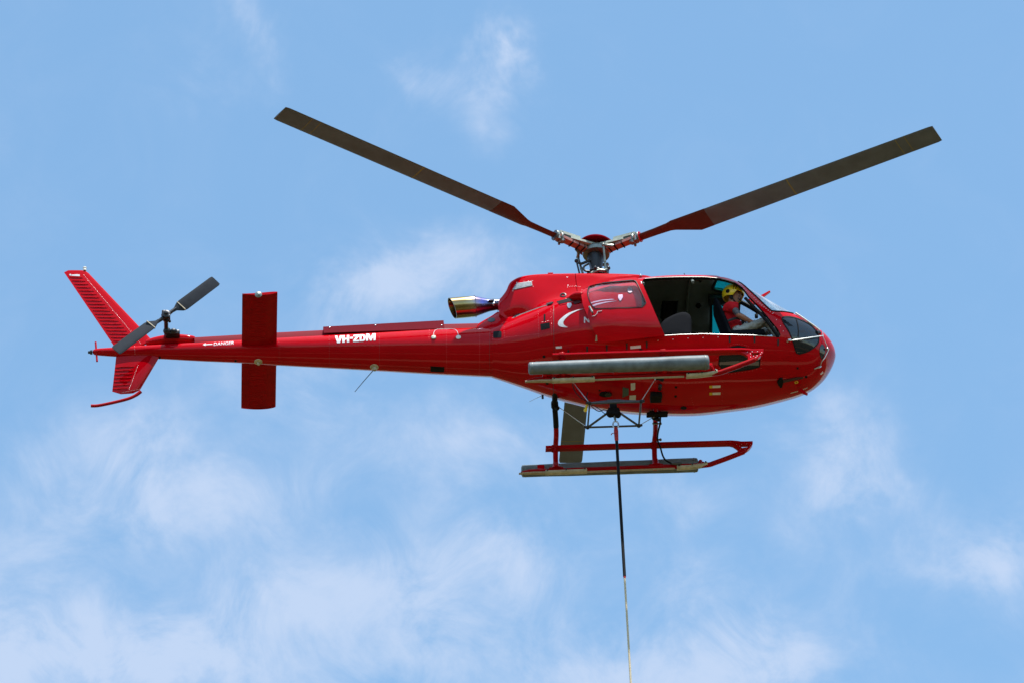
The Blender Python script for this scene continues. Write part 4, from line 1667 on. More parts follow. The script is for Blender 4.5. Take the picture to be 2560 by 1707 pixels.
# mast / aerials
def aerial(name, pts, r, material):
    return obj(name, MB().tube(pts, r, 8), material, H)


mb = MB()
pb_, nb_ = hit(936, 917, 'boom')
mb.lathe(pb_ - nb_ * .01, V((0, -.1, -1)), [(0, .065), (.015, .06), (.03, .03), (.07, .022), (.075, .005)], 14)
obj('aerial_base', mb, 'beige', H)
aerial('aerial_rod', [at(933, 925, y=pb_.y), at(911, 950, y=pb_.y), at(887, 978.5, y=pb_.y)], [.007, .006, .005], 'frame_grey')
aerial('aerial_rod', [at(1355, 988, y=.1), at(1340, 995, y=.1), at(1322, 1004, y=.1)], [.004, .003, .002], 'silver')
mb = MB().box(at(1356.5, 991, y=.12), (.03, .03, .06), bev=.005)
obj('aerial_base', mb, 'dark_metal', H)
aerial('roof_aerial', [at(1713, 689, y=-.5), at(1710, 684.5, y=-.5)], .006, 'seam')
mb = MB().box(at(1376, 684.5, y=-.3), (.075, .03, .014), bev=.003)
obj('cowling_hinge', mb, 'red_paint', H)
mb = MB().ball(hit(1602, 690, 'cowl')[0] if True else None, .02, 8, 6)
obj('cowling_stud', mb, 'steel', H)

# boom handles
for u in (1084, 1146):
    p, n = hit(u, 843.5, 'boom')
    mb = MB().lathe(p, n, [(0, .034), (.006, .036), (.012, .03), (.014, .01)], 18)
    obj('boom_socket', mb, 'white_plastic' if u > 1100 else 'grille', H)
mb = MB().tube(path_on([(1084, 838), (1084.5, 832), (1088, 826), (1094, 823.6), (1110, 822.8), (1130, 822.8), (1138, 824.5), (1143, 829), (1146, 838)], 'boom', .003, 4), .0035, 6)
obj('handle_outline', mb, 'white_decal', H)


# --- writing
def text_loops(body, size, extra=0.0, shear=0.0):
    cu = bpy.data.curves.new('t', 'FONT')
    cu.body = body
    cu.size = size
    cu.offset = extra
    cu.shear = shear
    cu.resolution_u = 3
    cu.fill_mode = 'FRONT'
    o = bpy.data.objects.new('t', cu)
    COL.objects.link(o)
    dg = bpy.context.evaluated_depsgraph_get()
    me_ = bpy.data.meshes.new_from_object(o.evaluated_get(dg))
    bpy.data.objects.remove(o)
    return me_


def write(name, body, p0, p1, height, surf, extra=0.0, shear=0.0, material='white_decal', parent=H, label=None, vlean=0.0):
    """writing set on the skin: its baseline runs from photo point p0 to p1"""
    me_ = text_loops(body, 1.0, extra, shear)
    bm_ = bmesh.new()
    bm_.from_mesh(me_)
    xs = [q.co.x for q in bm_.verts]
    ys = [q.co.y for q in bm_.verts]
    x0, x1, y0, y1 = min(xs), max(xs), min(ys), max(ys)
    for ax_, lo, hi, st in ((0, x0, x1, .35), (1, y0, y1, .3)):
        k = lo + st
        while k < hi:
            co = V((k, 0, 0)) if ax_ == 0 else V((0, k, 0))
            no = V((1, 0, 0)) if ax_ == 0 else V((0, 1, 0))
            bmesh.ops.bisect_plane(bm_, geom=list(bm_.verts) + list(bm_.edges) + list(bm_.faces), plane_co=co, plane_no=no)
            k += st
    mb_ = MB()
    bm_.verts.index_update()
    vs = []
    for q in bm_.verts:
        a = (q.co.x - x0) / (x1 - x0)
        b = (q.co.y - y0) / (y1 - y0)
        u = p0[0] + (p1[0] - p0[0]) * a + vlean * b
        v = p0[1] + (p1[1] - p0[1]) * a - height * b
        p, n = hit(u, v, surf)
        vs.append(p + n * .003)
    mb_.add(vs, [tuple(q.index for q in f.verts) for f in bm_.faces])
    bm_.free()
    return obj(name, mb_, material, parent, 60, label)


LET = {'V': [[(0, 1), (.34, 1), (.52, .42), (.68, 1), (1, 1), (.70, 0), (.32, 0)]],
       'H': [[(0, 0), (0, 1), (.36, 1), (.36, .62), (.66, .62), (.66, 1), (1, 1), (1, 0), (.66, 0), (.66, .38), (.36, .38), (.36, 0)]],
       '-': [[(0, 0), (0, 1), (1, 1), (1, 0)]],
       'Z': [[(0, 0), (0, .24), (.52, .76), (.06, .76), (.06, 1), (1, 1), (1, .78), (.46, .24), (1, .24), (1, 0)]],
       'D': [[(0, 0), (0, 1), (.55, 1), (.80, .94), (.95, .78), (1, .5), (.95, .22), (.80, .06), (.55, 0)], [(.32, .24), (.52, .24), (.64, .34), (.67, .5), (.64, .66), (.52, .76), (.32, .76)]],
       'M': [[(0, 0), (0, 1), (.32, 1), (.50, .52), (.68, 1), (1, 1), (1, 0), (.78, 0), (.78, .62), (.58, 0), (.42, 0), (.22, .62), (.22, 0)]]}
reg = MB()
for ch, x0, x1, yt, yb in (('V', 165, 340, 190, 360), ('H', 342, 510, 181, 347), ('-', 526, 600, 222, 262), ('Z', 602, 748, 170, 331), ('D', 757, 902, 160, 321), ('M', 913, 1142, 142, 306)):
    sl = -.055
    loops_ = [[(820 + (x0 + (x1 - x0) * a_) / 9.6, 820 + (yb + (yt - yb) * b_ + sl * (x1 - x0) * (a_ - .5)) / 9.6) for a_, b_ in lp] for lp in LET[ch]]
    drape(reg, loops_, 'boom', .003, .004, 4)
obj('registration_letters', reg, 'white_decal', H, 60)
write('danger_lettering', 'DANGER', (534, 864.2), (584.5, 860.8), 7.4, 'boom', .004, .15)
mb = MB()
drape(mb, [(507, 861.8), (514, 857.6), (513.2, 860.4), (531, 859.6), (531, 861.4), (513.4, 862.4), (515, 864.6)], 'boom', .003, .004, 0)
obj('danger_arrow', mb, 'white_decal', H)
write('hull_lettering', 'N', (1460, 808), (1474, 807), 15, 'hull', .03, 0)

# --- landing gear (both sides)
TUBE = [(-1.22, .06, .012), (-1.10, .075, .02), (-.86, .075, .036), (.0, .078, .036), (.9, .085, .036), (1.25, .085, .036), (1.43, .095, .036), (1.52, .125, .036), (1.70, .195, .035), (1.86, .262, .034), (1.95, .30, .032)]
for s in (-1, 1):
    Y = s * 1.08
    gear = obj('landing_skid', MB().tube(smooth_path([(x, Y, z) for x, z, r in TUBE], 4), [.018, .02, .023, .026] + [.036] * 37, 14), 'red_paint_worn', H, 40,
               'near landing skid' if s < 0 else 'far landing skid')
    mb = MB()
    mb.tube([(-1.25, Y, .045), (-1.05, Y, .052), (-.88, Y, .045)], [.012, .02, .022], 8, flat=1.6)
    obj('skid_tail_plate', mb, 'wear_strip', gear)
    mb = MB()
    for x0, x1 in ((-.45, .95),):
        mb.tube([(x0, Y, .040), (x1, Y, .052)], .014, 8, flat=1.3)
    obj('wear_strip', mb, 'wear_strip', gear)
    for x0, x1, za, zb_, up_ in ((-.88, -.29, .055, .060, 0), (.98, 1.42, .065, .078, .03)):
        mb = MB()
        pts = [V((x0 + (x1 - x0) * k / 8, Y, za + (zb_ - za) * k / 8 + up_ * (k / 8) ** 3)) for k in range(9)]
        rings = []
        for p in pts:
            rings.append([p + V((0, .047 * cos(a), .04 * sin(a))) for a in [pi + pi * j / 10 for j in range(11)]] + [p + V((0, .041 * cos(a), .035 * sin(a))) for a in [2 * pi - pi * j / 10 for j in range(11)]])
        mb.rings(rings)
        mb.box(pts[0] + V((.02, s * -.0, -.004)), (.03, .10, .03), bev=.004)
        mb.box(pts[4] + V((0, 0, -.004)), (.03, .10, .03), bev=.004)
        mb.box(pts[-1] + V((-.02, 0, -.004)), (.03, .10, .03), bev=.004)
        obj('skid_shoe', mb, 'beige', gear)
        mb = MB()
        for p in (pts[0] + V((.03, 0, 0)), pts[4], pts[-1] + V((-.03, 0, 0))):
            mb.lathe(p + V((0, -.052, .0)), (0, -1, 0), [(0, .012), (.01, .012), (.012, .005)], 8)
        obj('shoe_bolt', mb, 'dark_metal', gear)
    # step bar: flat board running above the tube, its nose joined to the skid toe by a gusset
    mb = MB()
    rings = []
    for x, z, w in ((-.845, .462, .06), (0, .463, .06), (.9, .462, .06), (1.78, .455, .06), (1.88, .453, .045), (1.93, .452, .030), (2.09, .452, .028)):
        h = .016
        rings.append([V((x, Y + a * w, z + b * h)) for a, b in ((-1, -.8), (-.8, -1), (.8, -1), (1, -.8), (1, .8), (.8, 1), (-.8, 1), (-1, .8))])
    mb.rings(rings)
    obj('skid_step', mb, 'red_paint', gear, 30)
    mb = MB()
    # gusset ring with a slot
    o_ = [(1.66, .452), (1.80, .462), (2.09, .462), (2.08, .40), (2.03, .335), (1.96, .285), (1.84, .225), (1.86, .30), (1.865, .345), (1.81, .40)]
    i_ = [(1.915, .405), (2.04, .405), (2.01, .365), (1.925, .355)]
    vv, ff, bd = grid_poly([o_, i_], 0)
    n_ = len(vv)
    mb.add([V((x, Y - .026, z)) for x, z in vv] + [V((x, Y + .026, z)) for x, z in vv], ff + [tuple(i + n_ for i in reversed(f)) for f in ff] + [(a, a + n_, b + n_, b) for a, b in bd])
    obj('toe_gusset', mb, 'red_paint', gear, 30)
    mb = MB()
    for x, z in ((1.80, .445), (1.86, .415), (1.90, .385), (1.90, .33), (1.94, .345), (1.99, .35), (2.04, .375), (2.06, .40), (2.0, .42), (1.93, .42), (1.97, .32), (1.92, .29)):
        mb.lathe((x, Y - .026, z), (0, -1, 0), [(0, .006), (.004, .005), (.005, .001)], 6)
    obj('gusset_rivets', mb, 'rivet_bright', gear)
    # folded float bag strapped above and outside the tube
    pr = [(-1.20, .062), (-1.185, .078), (-1.16, .084), (-.9, .087), (-.4, .091), (0, .093), (.4, .095), (.8, .098), (1.2, .102), (1.27, .101), (1.29, .094), (1.298, .080)]
    mb = MB()
    rings = []
    for i in range((len(pr) - 1) * 4 + 1):
        x, r = catmull(pr, i / 4)
        zc_ = .178 + .004 * (x + 1.2)
        rings.append([V((x, s * 1.205 + r * cos(a) * (1 + .015 * sin(7 * x + 3 * a)), zc_ + r * 1.03 * sin(a) * (1 + .02 * sin(9 * x)))) for a in [2 * pi * k / 28 for k in range(28)]])
    mb.rings(rings)
    fb = obj('float_bag', mb, 'float_fabric', H, 50, 'grey rolled float bag on the near skid' if s < 0 else 'grey rolled float bag on the far skid')
    mb = MB()
    mb.tube([(1.245, s * 1.205 + .105 * cos(a), .187 + .107 * sin(a)) for a in [2 * pi * k / 24 for k in range(25)]], .004, 6)
    mb.tube([(-1.15, s * 1.205 + .086 * cos(a), .178 + .088 * sin(a)) for a in [2 * pi * k / 24 for k in range(25)]], .004, 6)
    for q in range(2):
        aa = radians(100 + 9 * q) if s < 0 else radians(80 - 9 * q)
        mb.tube([(x_, s * 1.205 + (.090 + .005 * (x_ + 1.2)) * cos(aa) * 1.02, .178 + .004 * (x_ + 1.2) + (.091 + .005 * (x_ + 1.2)) * 1.03 * sin(aa)) for x_ in [-1.1 + .1 * k for k in range(24)]], .0035, 5)
    obj('bag_stitching', mb, 'hub_metal', fb, 60)
    for x in (-.98, -.72, .0, .68, 1.15):
        obj('bag_bracket', MB().box((x, s * 1.14, .11), (.06, .07, .05), bev=.008), 'red_paint', gear, 40)
    obj('bag_bracket', MB().box((-.93, s * 1.12, .15), (.10, .06, .10), bev=.01), 'red_paint', gear, 40)
    mb = MB()
    mb.tube([(1.28, s * 1.17, .17), (1.34, s * 1.12, .16), (1.36, s * 1.08, .12)], [.03, .028, .03], 10)
    mb.ball((1.33, s * 1.13, .19), .032, 10, 7)
    obj('inflation_valve', mb, 'red_paint', gear, 40)
    # step clamps at the cross tubes
    for x in (-.72, .69):
        mb = MB()
        mb.tube([(x, Y, .485), (x, Y, .500)], .046, 12)
        mb.tube([(x, Y, .42), (x, Y, .435)], .046, 12)
        mb.box((x, Y, .463), (.08, .128, .05), bev=.008)
        obj('step_clamp', mb, 'red_paint_worn', gear, 40)
        mb = MB()
        mb.tube([(x, Y, .10), (x, Y, .14), (x, Y, .22)], [.085, .055, .036], 12)
        mb.box((x, Y, .10), (.20, .085, .03), bev=.008)
        obj('tube_shoe', mb, 'red_paint_worn', gear, 40)
# cross tubes
for x, zm, nm in ((-.72, .70, 'rear'), (.68, .45, 'front')):
    for s in (-1, 1):
        pts = smooth_path([(x, s * 1.08, .10), (x + .005, s * 1.075, .30), (x + .02, s * 1.04, .50), (x + .03, s * .94, .60 if zm > .6 else .56), (x + .02, s * .72, .68 if zm > .6 else .555), (x, s * .46, zm + .08), (x, s * .20, zm + .14)], 5)
        ct = obj('cross_tube', MB().tube(pts, .037, 14), 'red_paint_worn', H, 40)
        if zm > .6:
            q = [p for p in pts if abs(p.y) < .86]
            obj('rubber_sleeve', MB().tube(q, .0395, 14), 'rubber', ct)
    for s in (-1, 1):
        mb = MB()
        mb.box((x, s * .47, zm + .08), (.10, .09, .10), bev=.02)
        mb.lathe((x + .01, s * .47, zm + .03), (.5, -.3, -.5), [(0, .03), (.05, .03), (.055, .012)], 10)
        obj('tube_mount', mb, 'rubber', H)
mb = MB().box((.70, .40, .50), (.30, .10, .035), bev=.01)
mb.box((.62, .36, .49), (.07, .06, .07), bev=.01)
obj('front_mount_plate', mb, 'rubber', H)
mb = MB().tube([at(1646, 1008, y=.2), at(1650, 995, y=.1), at(1652, 985, y=0)], [.022, .028, .03], 10)
obj('mount_strut', mb, 'dark_metal', H)
# landing light box and tube on the belly
mb = MB()
p, n = hit(1640, 987)
mb.box(p + n * .03, (.16, .17, .09), bev=.01)
obj('landing_light', mb, 'rubber', H)
mb = MB()
mb.lathe(hit(1650, 965)[0] + V((0, 0, -.01)), (0, -.9, -.2), [(-.09, .02), (-.08, .026), (.05, .026), (.06, .018)], 10)
obj('belly_vent_pipe', mb, 'dark_metal', H)
# hose on the far leg
mb = MB().tube(smooth_path([at(1651, 1036, y=.40), at(1650, 1058, y=.55), at(1645, 1080, y=.72), at(1644, 1098, y=.98), at(1651, 1118, y=1.02), at(1657, 1138, y=1.03), at(1665, 1150, y=1.03), at(1680, 1158, y=1.02)], 6), .013, 8)
obj('inflation_hose', mb, 'rubber', H)
mb = MB().tube([at(1679, 1158, y=1.02), at(1690, 1157.5, y=1.02), at(1704, 1156.5, y=1.02)], [.013, .022, .018], 10)
obj('hose_fitting', mb, 'frame_grey', H)
mb = MB()
for u, v, yy in ((1642, 1058, .60), (1642, 1098, 1.03)):
    a = at(u - 8, v, y=yy)
    b = at(u + 9, v, y=yy)
    mb.tube([a, b], .012, 8)
    mb.ball(b, .022, 8, 6)
    mb.ball(a, .020, 8, 6)
obj('hose_clip', mb, 'hub_metal', H)

# --- cargo hook frame
ZF = .232
YF = .285
c00, c10, c01, c11 = V((-.305, -YF, ZF)), V((.413, -YF, ZF)), V((-.305, YF, ZF)), V((.413, YF, ZF))
top_c = V((.05, 0, .42))
for a, b, r in ((c00, c10, .017), (c01, c11, .014), (c00, c01, .013), (c10, c11, .013)):
    obj('hook_frame_bar', MB().tube([a, b], r, 10), 'frame_grey', H)
tn, tf = V((.0, -.10, .30)), V((0, .10, .28))
for a, b in ((c00, V((-.03, -.17, .345))), (c10, V((.13, -.17, .345))), (c01, V((-.03, .05, .30))), (c11, V((.13, .05, .30)))):
    obj('hook_frame_bar', MB().tube([a, b], .016, 10), 'frame_grey', H)
obj('hook_frame_bar', MB().tube([V((-.04, -.17, .345)), V((.14, -.17, .345))], .020, 10), 'frame_grey', H)
for a in (c00, c10, c01, c11):
    mb = MB().ball(a, .030, 10, 6)
    mb.tube([a, a + V(((-.05 if a.x < 0 else .05), 0, .012))], [.026, .016], 8)
    obj('frame_corner', mb, 'dark_metal', H)
for a, b in ((c00, hit(1431, 952)[0]), (c10, hit(1640, 944)[0]), (c01, V((-.70, .46, .76))), (c11, V((.67, .44, .50)))):
    obj('suspension_cable', MB().tube([a, b], .0055, 6), 'silver', H)
    obj('cable_end', MB().tube([b, b.lerp(a, .08)], .012, 8), 'silver', H)
mb = MB()
hk = V((.05, 0, .27))
mb.box(hk + V((0, 0, .10)), (.10, .10, .12), bev=.015)
mb.box(hk + V((0, 0, .0)), (.17, .10, .13), bev=.03)
mb.ball(hk + V((-.05, 0, -.01)), (.06, .06, .07))
mb.ball(hk + V((.05, -.02, -.05)), (.05, .05, .06))
obj('cargo_hook', mb, 'rubber', H, 40)
mb = MB().tube([V((.055, 0, .20)), V((.06, 0, .14)), V((.062, 0, .125))], [.018, .016, .008], 10)
obj('hook_beak', mb, 'hub_metal', H)
mb = MB()
mb.tube(smooth_path([at(1478, 1014, y=.05), at(1490, 1024, y=.05), at(1500, 1027, y=.05), at(1510, 1023, y=.05), at(1525, 1028, y=.05)], 5), .007, 6)
mb.tube(smooth_path([at(1482, 1012, y=.05), at(1498, 1021, y=.05), at(1512, 1033, y=.05), at(1528, 1035, y=.05)], 5), .006, 6)
mb.tube(smooth_path([at(1431, 958, y=-.25), at(1436, 974, y=-.25), at(1448, 990, y=-.25), at(1466, 1002, y=-.25), at(1480, 1012, y=-.1)], 5), .006, 6)
obj('hook_cable', mb, 'rubber', H)
mb = MB()
mb.tube([at(1469, 980, y=-.1), at(1466, 992, y=-.1), at(1471, 1003, y=-.1)], .008, 6)
obj('release_cable', mb, 'rubber', H)
# yellow tag hanging off the frame
mb = MB().tube([at(1467, 1012, y=-.2), at(1465.5, 1018, y=-.2), at(1464, 1024, y=-.2)], [.016, .018, .026], 12)
mb.ball(at(1463.6, 1024.5, y=-.2), .027, 12, 8)
obj('yellow_plug', mb, 'yellow_plastic', H, 60, 'yellow plug hanging by the hook frame')

# --- cabin inside: floor, bulkhead, seats, panel
mb = MB().box((1.05, 0, .84), (1.9, 1.34, .04))
obj('cabin_floor', mb, 'lining_dark', H)
mb = MB()
sec_ = section(.40, .865, 2.16, .62, 1.37, 2.6, 48)
mb.prism([V((.38, p.y, p.z)) for p in sec_], V((.03, 0, 0)))
obj('rear_bulkhead', mb, 'lining', H)


def seat(name, x, y, w, backh, label, lean=.13, zseat=.0):
    o_ = obj(name, MB().box((x + .24, y, 1.12 + zseat), (.50, w, .10), bev=.035), 'leather', H, 40, label)
    mb_ = MB()
    rings_ = []
    for k in range(9):
        t = k / 8
        ww = w * (1 - .12 * t * t) / 2 * (1 if k < 8 else .82)
        xx, zz = x - lean * t, 1.12 + zseat + backh * t
        th = .05 * (1 - .2 * t) * (1 if k < 8 else .5)
        rings_.append([V((xx + th * cos(a) * abs(cos(a)) ** -.2 if abs(cos(a)) > .01 else xx, y + ww * math.copysign(abs(sin(a)) ** .6, sin(a)), zz)) for a in [2 * pi * j / 24 for j in range(24)]])
    mb_.rings(rings_)
    obj('backrest', mb_, 'leather', o_, 50)
    return o_


pilot_seat = seat('pilot_seat', 1.72, -.42, .44, .66, 'black seat under the pilot', .15)
co_seat = seat('front_seat', 1.70, .42, .46, .42, 'empty black front seat', .12)
# rear bench: rounded cushion back close to the doorway
prof = [(1645, 850), (1646, 832), (1650, 818), (1656, 808.5), (1668, 800), (1684, 792), (1698, 787), (1708, 785.3), (1718, 787), (1725, 792.5), (1728.5, 801), (1729, 818), (1729, 850)]
prof = [(p.x, p.y) for p in smooth_path([(a_, b_, 0) for a_, b_ in prof], 4)]
cx_, cy_ = 1690, 830
rings = []
for yy, k in ((-.71, .0), (-.71, .70), (-.705, .84), (-.69, .93), (-.665, .98), (-.63, 1), (-.40, 1), (-.22, 1), (-.17, .97), (-.14, .88), (-.13, .6)):
    rings.append([at(cx_ + (u - cx_) * max(k, .02), cy_ + (v - cy_) * max(k, .02), y=-.62) + V((0, yy + .62, 0)) for u, v in prof])
obj('rear_seat', MB().rings(rings), 'leather', H, 60, 'rounded black rear seat in the open doorway')
# interior trim seen against the ceiling
mb = MB().tube([at(1609, 702.5, y=-.52), at(1690, 699, y=-.52), at(1720, 699, y=-.52), at(1748, 704.5, y=-.52)], .010, 8)
obj('ceiling_rail', mb, 'hub_metal', H)
mb = MB()
mb.box((.98, .10, 2.10), (.22, .36, .05), bev=.012)
mb.tube([(.90, -.12, 2.08), (.90, .34, 2.04)], .016, 8)
mb.tube([(1.08, -.12, 2.08), (1.08, .34, 2.04)], .016, 8)
obj('ceiling_bracket', mb, 'rubber', H)
mb = MB()
for x in (.55, 1.25):
    pts = []
    for k in range(13):
        y = -.80 + 1.6 * k / 12
        loc = SURF['hull'].ray_cast(V((x, y, 4)), V((0, 0, -1)))[0]
        pts.append(loc + V((0, 0, -.075)))
    mb.tube(pts, .022, 8)
obj('ceiling_rib', mb, 'lining', H)
obj('ceiling_lamp', MB().ball(at(1750, 702, y=-.4), .03, 10, 6), 'rubber', H)
obj('ceiling_lamp', MB().ball(at(1746, 765, y=.2), .04, 10, 6), 'rubber', H)
# roof window frames
for s in (-1, 1):
    mb = MB()
    ring = []
    for x, y in SKY + SKY[:1]:
        loc = SURF['hull'].ray_cast(V((x, s * y, 4)), V((0, 0, -1)))[0]
        ring.append(loc + V((0, 0, -.045)))
    mb.tube(ring, .022, 8)
    obj('roof_window_frame', mb, 'lining_dark', H)
# centre ceiling console and front roof bow
mb = MB()
pts = []
for k in range(13):
    y = -.66 + 1.32 * k / 12
    loc = SURF['hull'].ray_cast(V((1.99, y, 4)), V((0, 0, -1)))[0]
    pts.append(loc + V((-.02, 0, -.055)))
mb.tube(pts, .028, 8)
obj('roof_bow', mb, 'lining_dark', H)
mb = MB().box((1.75, 0, 2.17), (.42, .18, .07), bev=.02)
obj('overhead_console', mb, 'lining_dark', H)
# instrument panel and pedestal
mb = MB()
mb.prism([V((2.42, -.20, 1.46)), V((2.60, -.20, 1.58)), V((2.74, -.20, 1.50)), V((2.74, -.20, 1.10)), V((2.45, -.20, 1.10))], V((0, .75, 0)))
obj('instrument_panel', mb, 'lining_dark', H, 20)
mb = MB().box((2.38, .10, 1.12), (.5, .25, .45), bev=.03)
obj('centre_pedestal', mb, 'lining_dark', H)
mb = MB().box(at(1891, 791, y=0), (.045, .05, .055), bev=.008)
mb.tube([at(1890, 776, y=0), at(1891, 788, y=0)], .008, 6)
obj('compass', mb, 'rubber', H)
# door-frame gusset behind the pillar
mb = MB().tube([hit(1952, 838)[0] + V((-.03, .05, 0)), hit(1925, 803)[0] + V((-.028, .03, 0)), hit(1900, 775)[0] + V((-.028, .03, 0)), hit(1868, 742)[0] + V((-.028, .03, 0))], .022, 8)
obj('pillar_inside', mb, 'dark_trim', H)

# ------------------------------------------------------------------ pilot
base = (1.80, -.42, 1.17)
PIL = thing('person', 'pilot in yellow helmet, red shirt and grey trousers sitting in the open doorway looking down', 'person', base)


def skin_mesh(name, chains, material, levels=2, parent=PIL):
    """one continuous surface grown over a skeleton: chains = list of [(point, radius), ...]; equal points are shared"""
    vs, rs, es, key = [], [], [], {}
    for ch in chains:
        prev = None
        for p, r in ch:
            k = tuple(round(c * 1000) for c in p)
            if k not in key:
                key[k] = len(vs)
                vs.append(V(p) - V(base))
                rs.append(r)
            i = key[k]
            if prev is not None and prev != i:
                es.append((prev, i))
            prev = i
    me_ = bpy.data.meshes.new(name)
    me_.from_pydata(vs, es, [])
    o_ = link(name, me_, None)
    m1 = o_.modifiers.new('skin', 'SKIN')
    lay = me_.skin_vertices[0] if len(me_.skin_vertices) else None
    if lay is None:
        bpy.context.view_layer.objects.active = o_
        bpy.ops.mesh.customdata_skin_add()
        lay = me_.skin_vertices[0]
    for i, r in enumerate(rs):
        q = r if isinstance(r, tuple) else (r, r)
        lay.data[i].radius = q
    lay.data[0].use_root = True
    m2 = o_.modifiers.new('sub', 'SUBSURF')
    m2.levels = levels
    m2.render_levels = levels
    dg = bpy.context.evaluated_depsgraph_get()
    me2 = bpy.data.meshes.new_from_object(o_.evaluated_get(dg))
    o_.modifiers.clear()
    o_.data = me2
    me2.materials.clear()
    for q in (material if isinstance(material, list) else [material]):
        me2.materials.append(MATS[q])
    me2.shade_smooth()
    o_.parent = parent
    return o_


pel = V((1.84, -.42, 1.22))
waist = V((1.80, -.43, 1.33))
chest = V((1.745, -.45, 1.53))
shc = V((1.77, -.46, 1.64))
neck = V((1.80, -.475, 1.725))
head = V((1.845, -.50, 1.855))
rs_ = V((1.78, -.63, 1.60))
ls_ = V((1.78, -.28, 1.62))
rel = V((1.845, -.70, 1.375))
rwr = V((2.055, -.60, 1.30))
lel = V((1.93, -.22, 1.40))
lwr = V((2.15, -.20, 1.38))
rh = V((1.86, -.54, 1.19))
lh = V((1.86, -.31, 1.20))
rk = V((2.26, -.58, 1.33))
lk = V((2.36, -.30, 1.42))
ra = V((2.42, -.55, 1.02))
la = V((2.56, -.28, 1.06))
body = [[(pel, .09), (waist, .09), (chest, .11), (shc, .085), (neck, .055), (head + V((0, 0, -.06)), .06), (head + V((.0, 0, .02)), .085)],
        [(shc, .10), (rs_, .062), (rs_.lerp(rel, .5), .048), (rel, .042), (rel.lerp(rwr, .35), .042), (rwr, .027), (rwr + V((.05, .01, -.01)), .030), (rwr + V((.09, .02, -.015)), .022)],
        [(shc, .10), (ls_, .062), (ls_.lerp(lel, .5), .046), (lel, .04), (lwr, .027), (lwr + V((.05, -.01, -.01)), .030), (lwr + V((.09, -.01, -.02)), .022)],
        [(pel, .09), (rh, .07), (rh.lerp(rk, .5), .065), (rk, .06), (ra, .045), (ra + V((.16, 0, -.06)), .035)],
        [(pel, .09), (lh, .07), (lh.lerp(lk, .5), .065), (lk, .06), (la, .045), (la + V((.16, 0, -.06)), .035)]]
bd = skin_mesh('body', body, ['skin', 'tattoo'])
for p in bd.data.polygons:      # tattooed upper arm
    c = p.center + V(base)
    if c.y < -.60 and 1.37 < c.z < 1.56 and c.x < 1.93:
        p.material_index = 1
bd['label'] = 'skin with a tattooed upper arm'
# fingers of both hands
mb = MB()
for wr, sgn, dr in ((rwr, 1, V((.95, .18, -.25))), (lwr, -1, V((.95, -.1, -.28)))):
    dr = dr.normalized()
    sd_ = dr.cross(V((0, 0, 1))).normalized()
    palm = wr + dr * .075
    for k, (o_, l_) in enumerate(((-.030, .060), (-.010, .072), (.010, .068), (.028, .052))):
        a = palm + sd_ * o_
        mb.tube([a, a + dr * l_ * .5, a + dr * l_ * .85 + V((0, 0, -.018)), a + dr * l_ * .95 + V((0, 0, -.038))], [.010, .0095, .009, .006], 8)
    a = wr + dr * .04 + sd_ * -.028 * sgn
    mb.tube([a, a - sd_ * .03 * sgn + dr * .02, a - sd_ * .032 * sgn + dr * .05], [.013, .011, .008], 8)
obj('fingers', mb, 'skin', PIL, 60)
# face: looks out and down towards the viewer
fd = V((.84, -.48, -.28)).normalized()
fu = (V((0, 0, 1)) - fd * fd.z).normalized()
fs = fd.cross(fu)


def fp(a, b, c):
    """a to the side, b up, c forward from the centre of the head"""
    return head + fs * a + fu * b + fd * c


mb = MB()
rings = []
for i in range(13):
    t = i / 12
    b = .105 - .235 * t
    w = [.02, .055, .072, .078, .080, .079, .077, .073, .068, .060, .050, .036, .012][i]
    dpt = [.03, .07, .088, .095, .097, .097, .098, .097, .094, .092, .090, .078, .05][i]
    rings.append([fp(w * cos(a), b, (dpt if sin(a) > 0 else .075) * sin(a) * (.98)) for a in [2 * pi * k / 20 for k in range(20)]])
mb.rings(rings)
obj('head', mb, 'skin', PIL, 60)
mb = MB()
mb.tube([fp(0, .02, .092), fp(0, -.005, .108), fp(0, -.028, .122), fp(0, -.036, .105)], [.008, .011, .016, .010], 8)
obj('nose', mb, 'skin', PIL, 60)
mb = MB()
for s in (-1, 1):
    mb.ball(fp(s * .031, .010, .086), (.012, .010, .007), 10, 7)
obj('eyes', mb, 'hair', PIL, 60)
mb = MB().tube([fp(-.028, -.062, .088), fp(-.01, -.060, .097), fp(.01, -.060, .097), fp(.028, -.062, .088)], [.004, .007, .007, .004], 8)
obj('mouth', mb, 'tattoo', PIL, 60)
mb = MB().tube([fp(-.045, .032, .082), fp(-.03, .038, .090), fp(-.012, .034, .094)], .005, 6)
mb.tube([fp(.045, .032, .082), fp(.03, .038, .090), fp(.012, .034, .094)], .005, 6)
obj('eyebrows', mb, 'hair', PIL, 60)
# helmet: shell open at the face, ear domes, stripes
mb = MB()
RH = .152
rings = []
NT, NP = 22, 40
vs, fsx, idx = [], [], {}
hc = fp(0, .030, -.020)


def hp(th, ph, r):
    """th from crown, ph round (0 = forward)"""
    return hc + fu * (r * cos(th) * 1.05) + fd * (r * 1.06 * sin(th) * cos(ph)) + fs * (r * sin(th) * sin(ph) * .94)


def hlim(ph):
    """how far down the shell goes at each bearing"""
    a = abs((ph + pi) % (2 * pi) - pi)
    if a < radians(42):
        return radians(88)
    if a < radians(66):
        t = (a - radians(42)) / radians(24)
        return radians(88 + 34 * t * t * (3 - 2 * t))
    return radians(122)


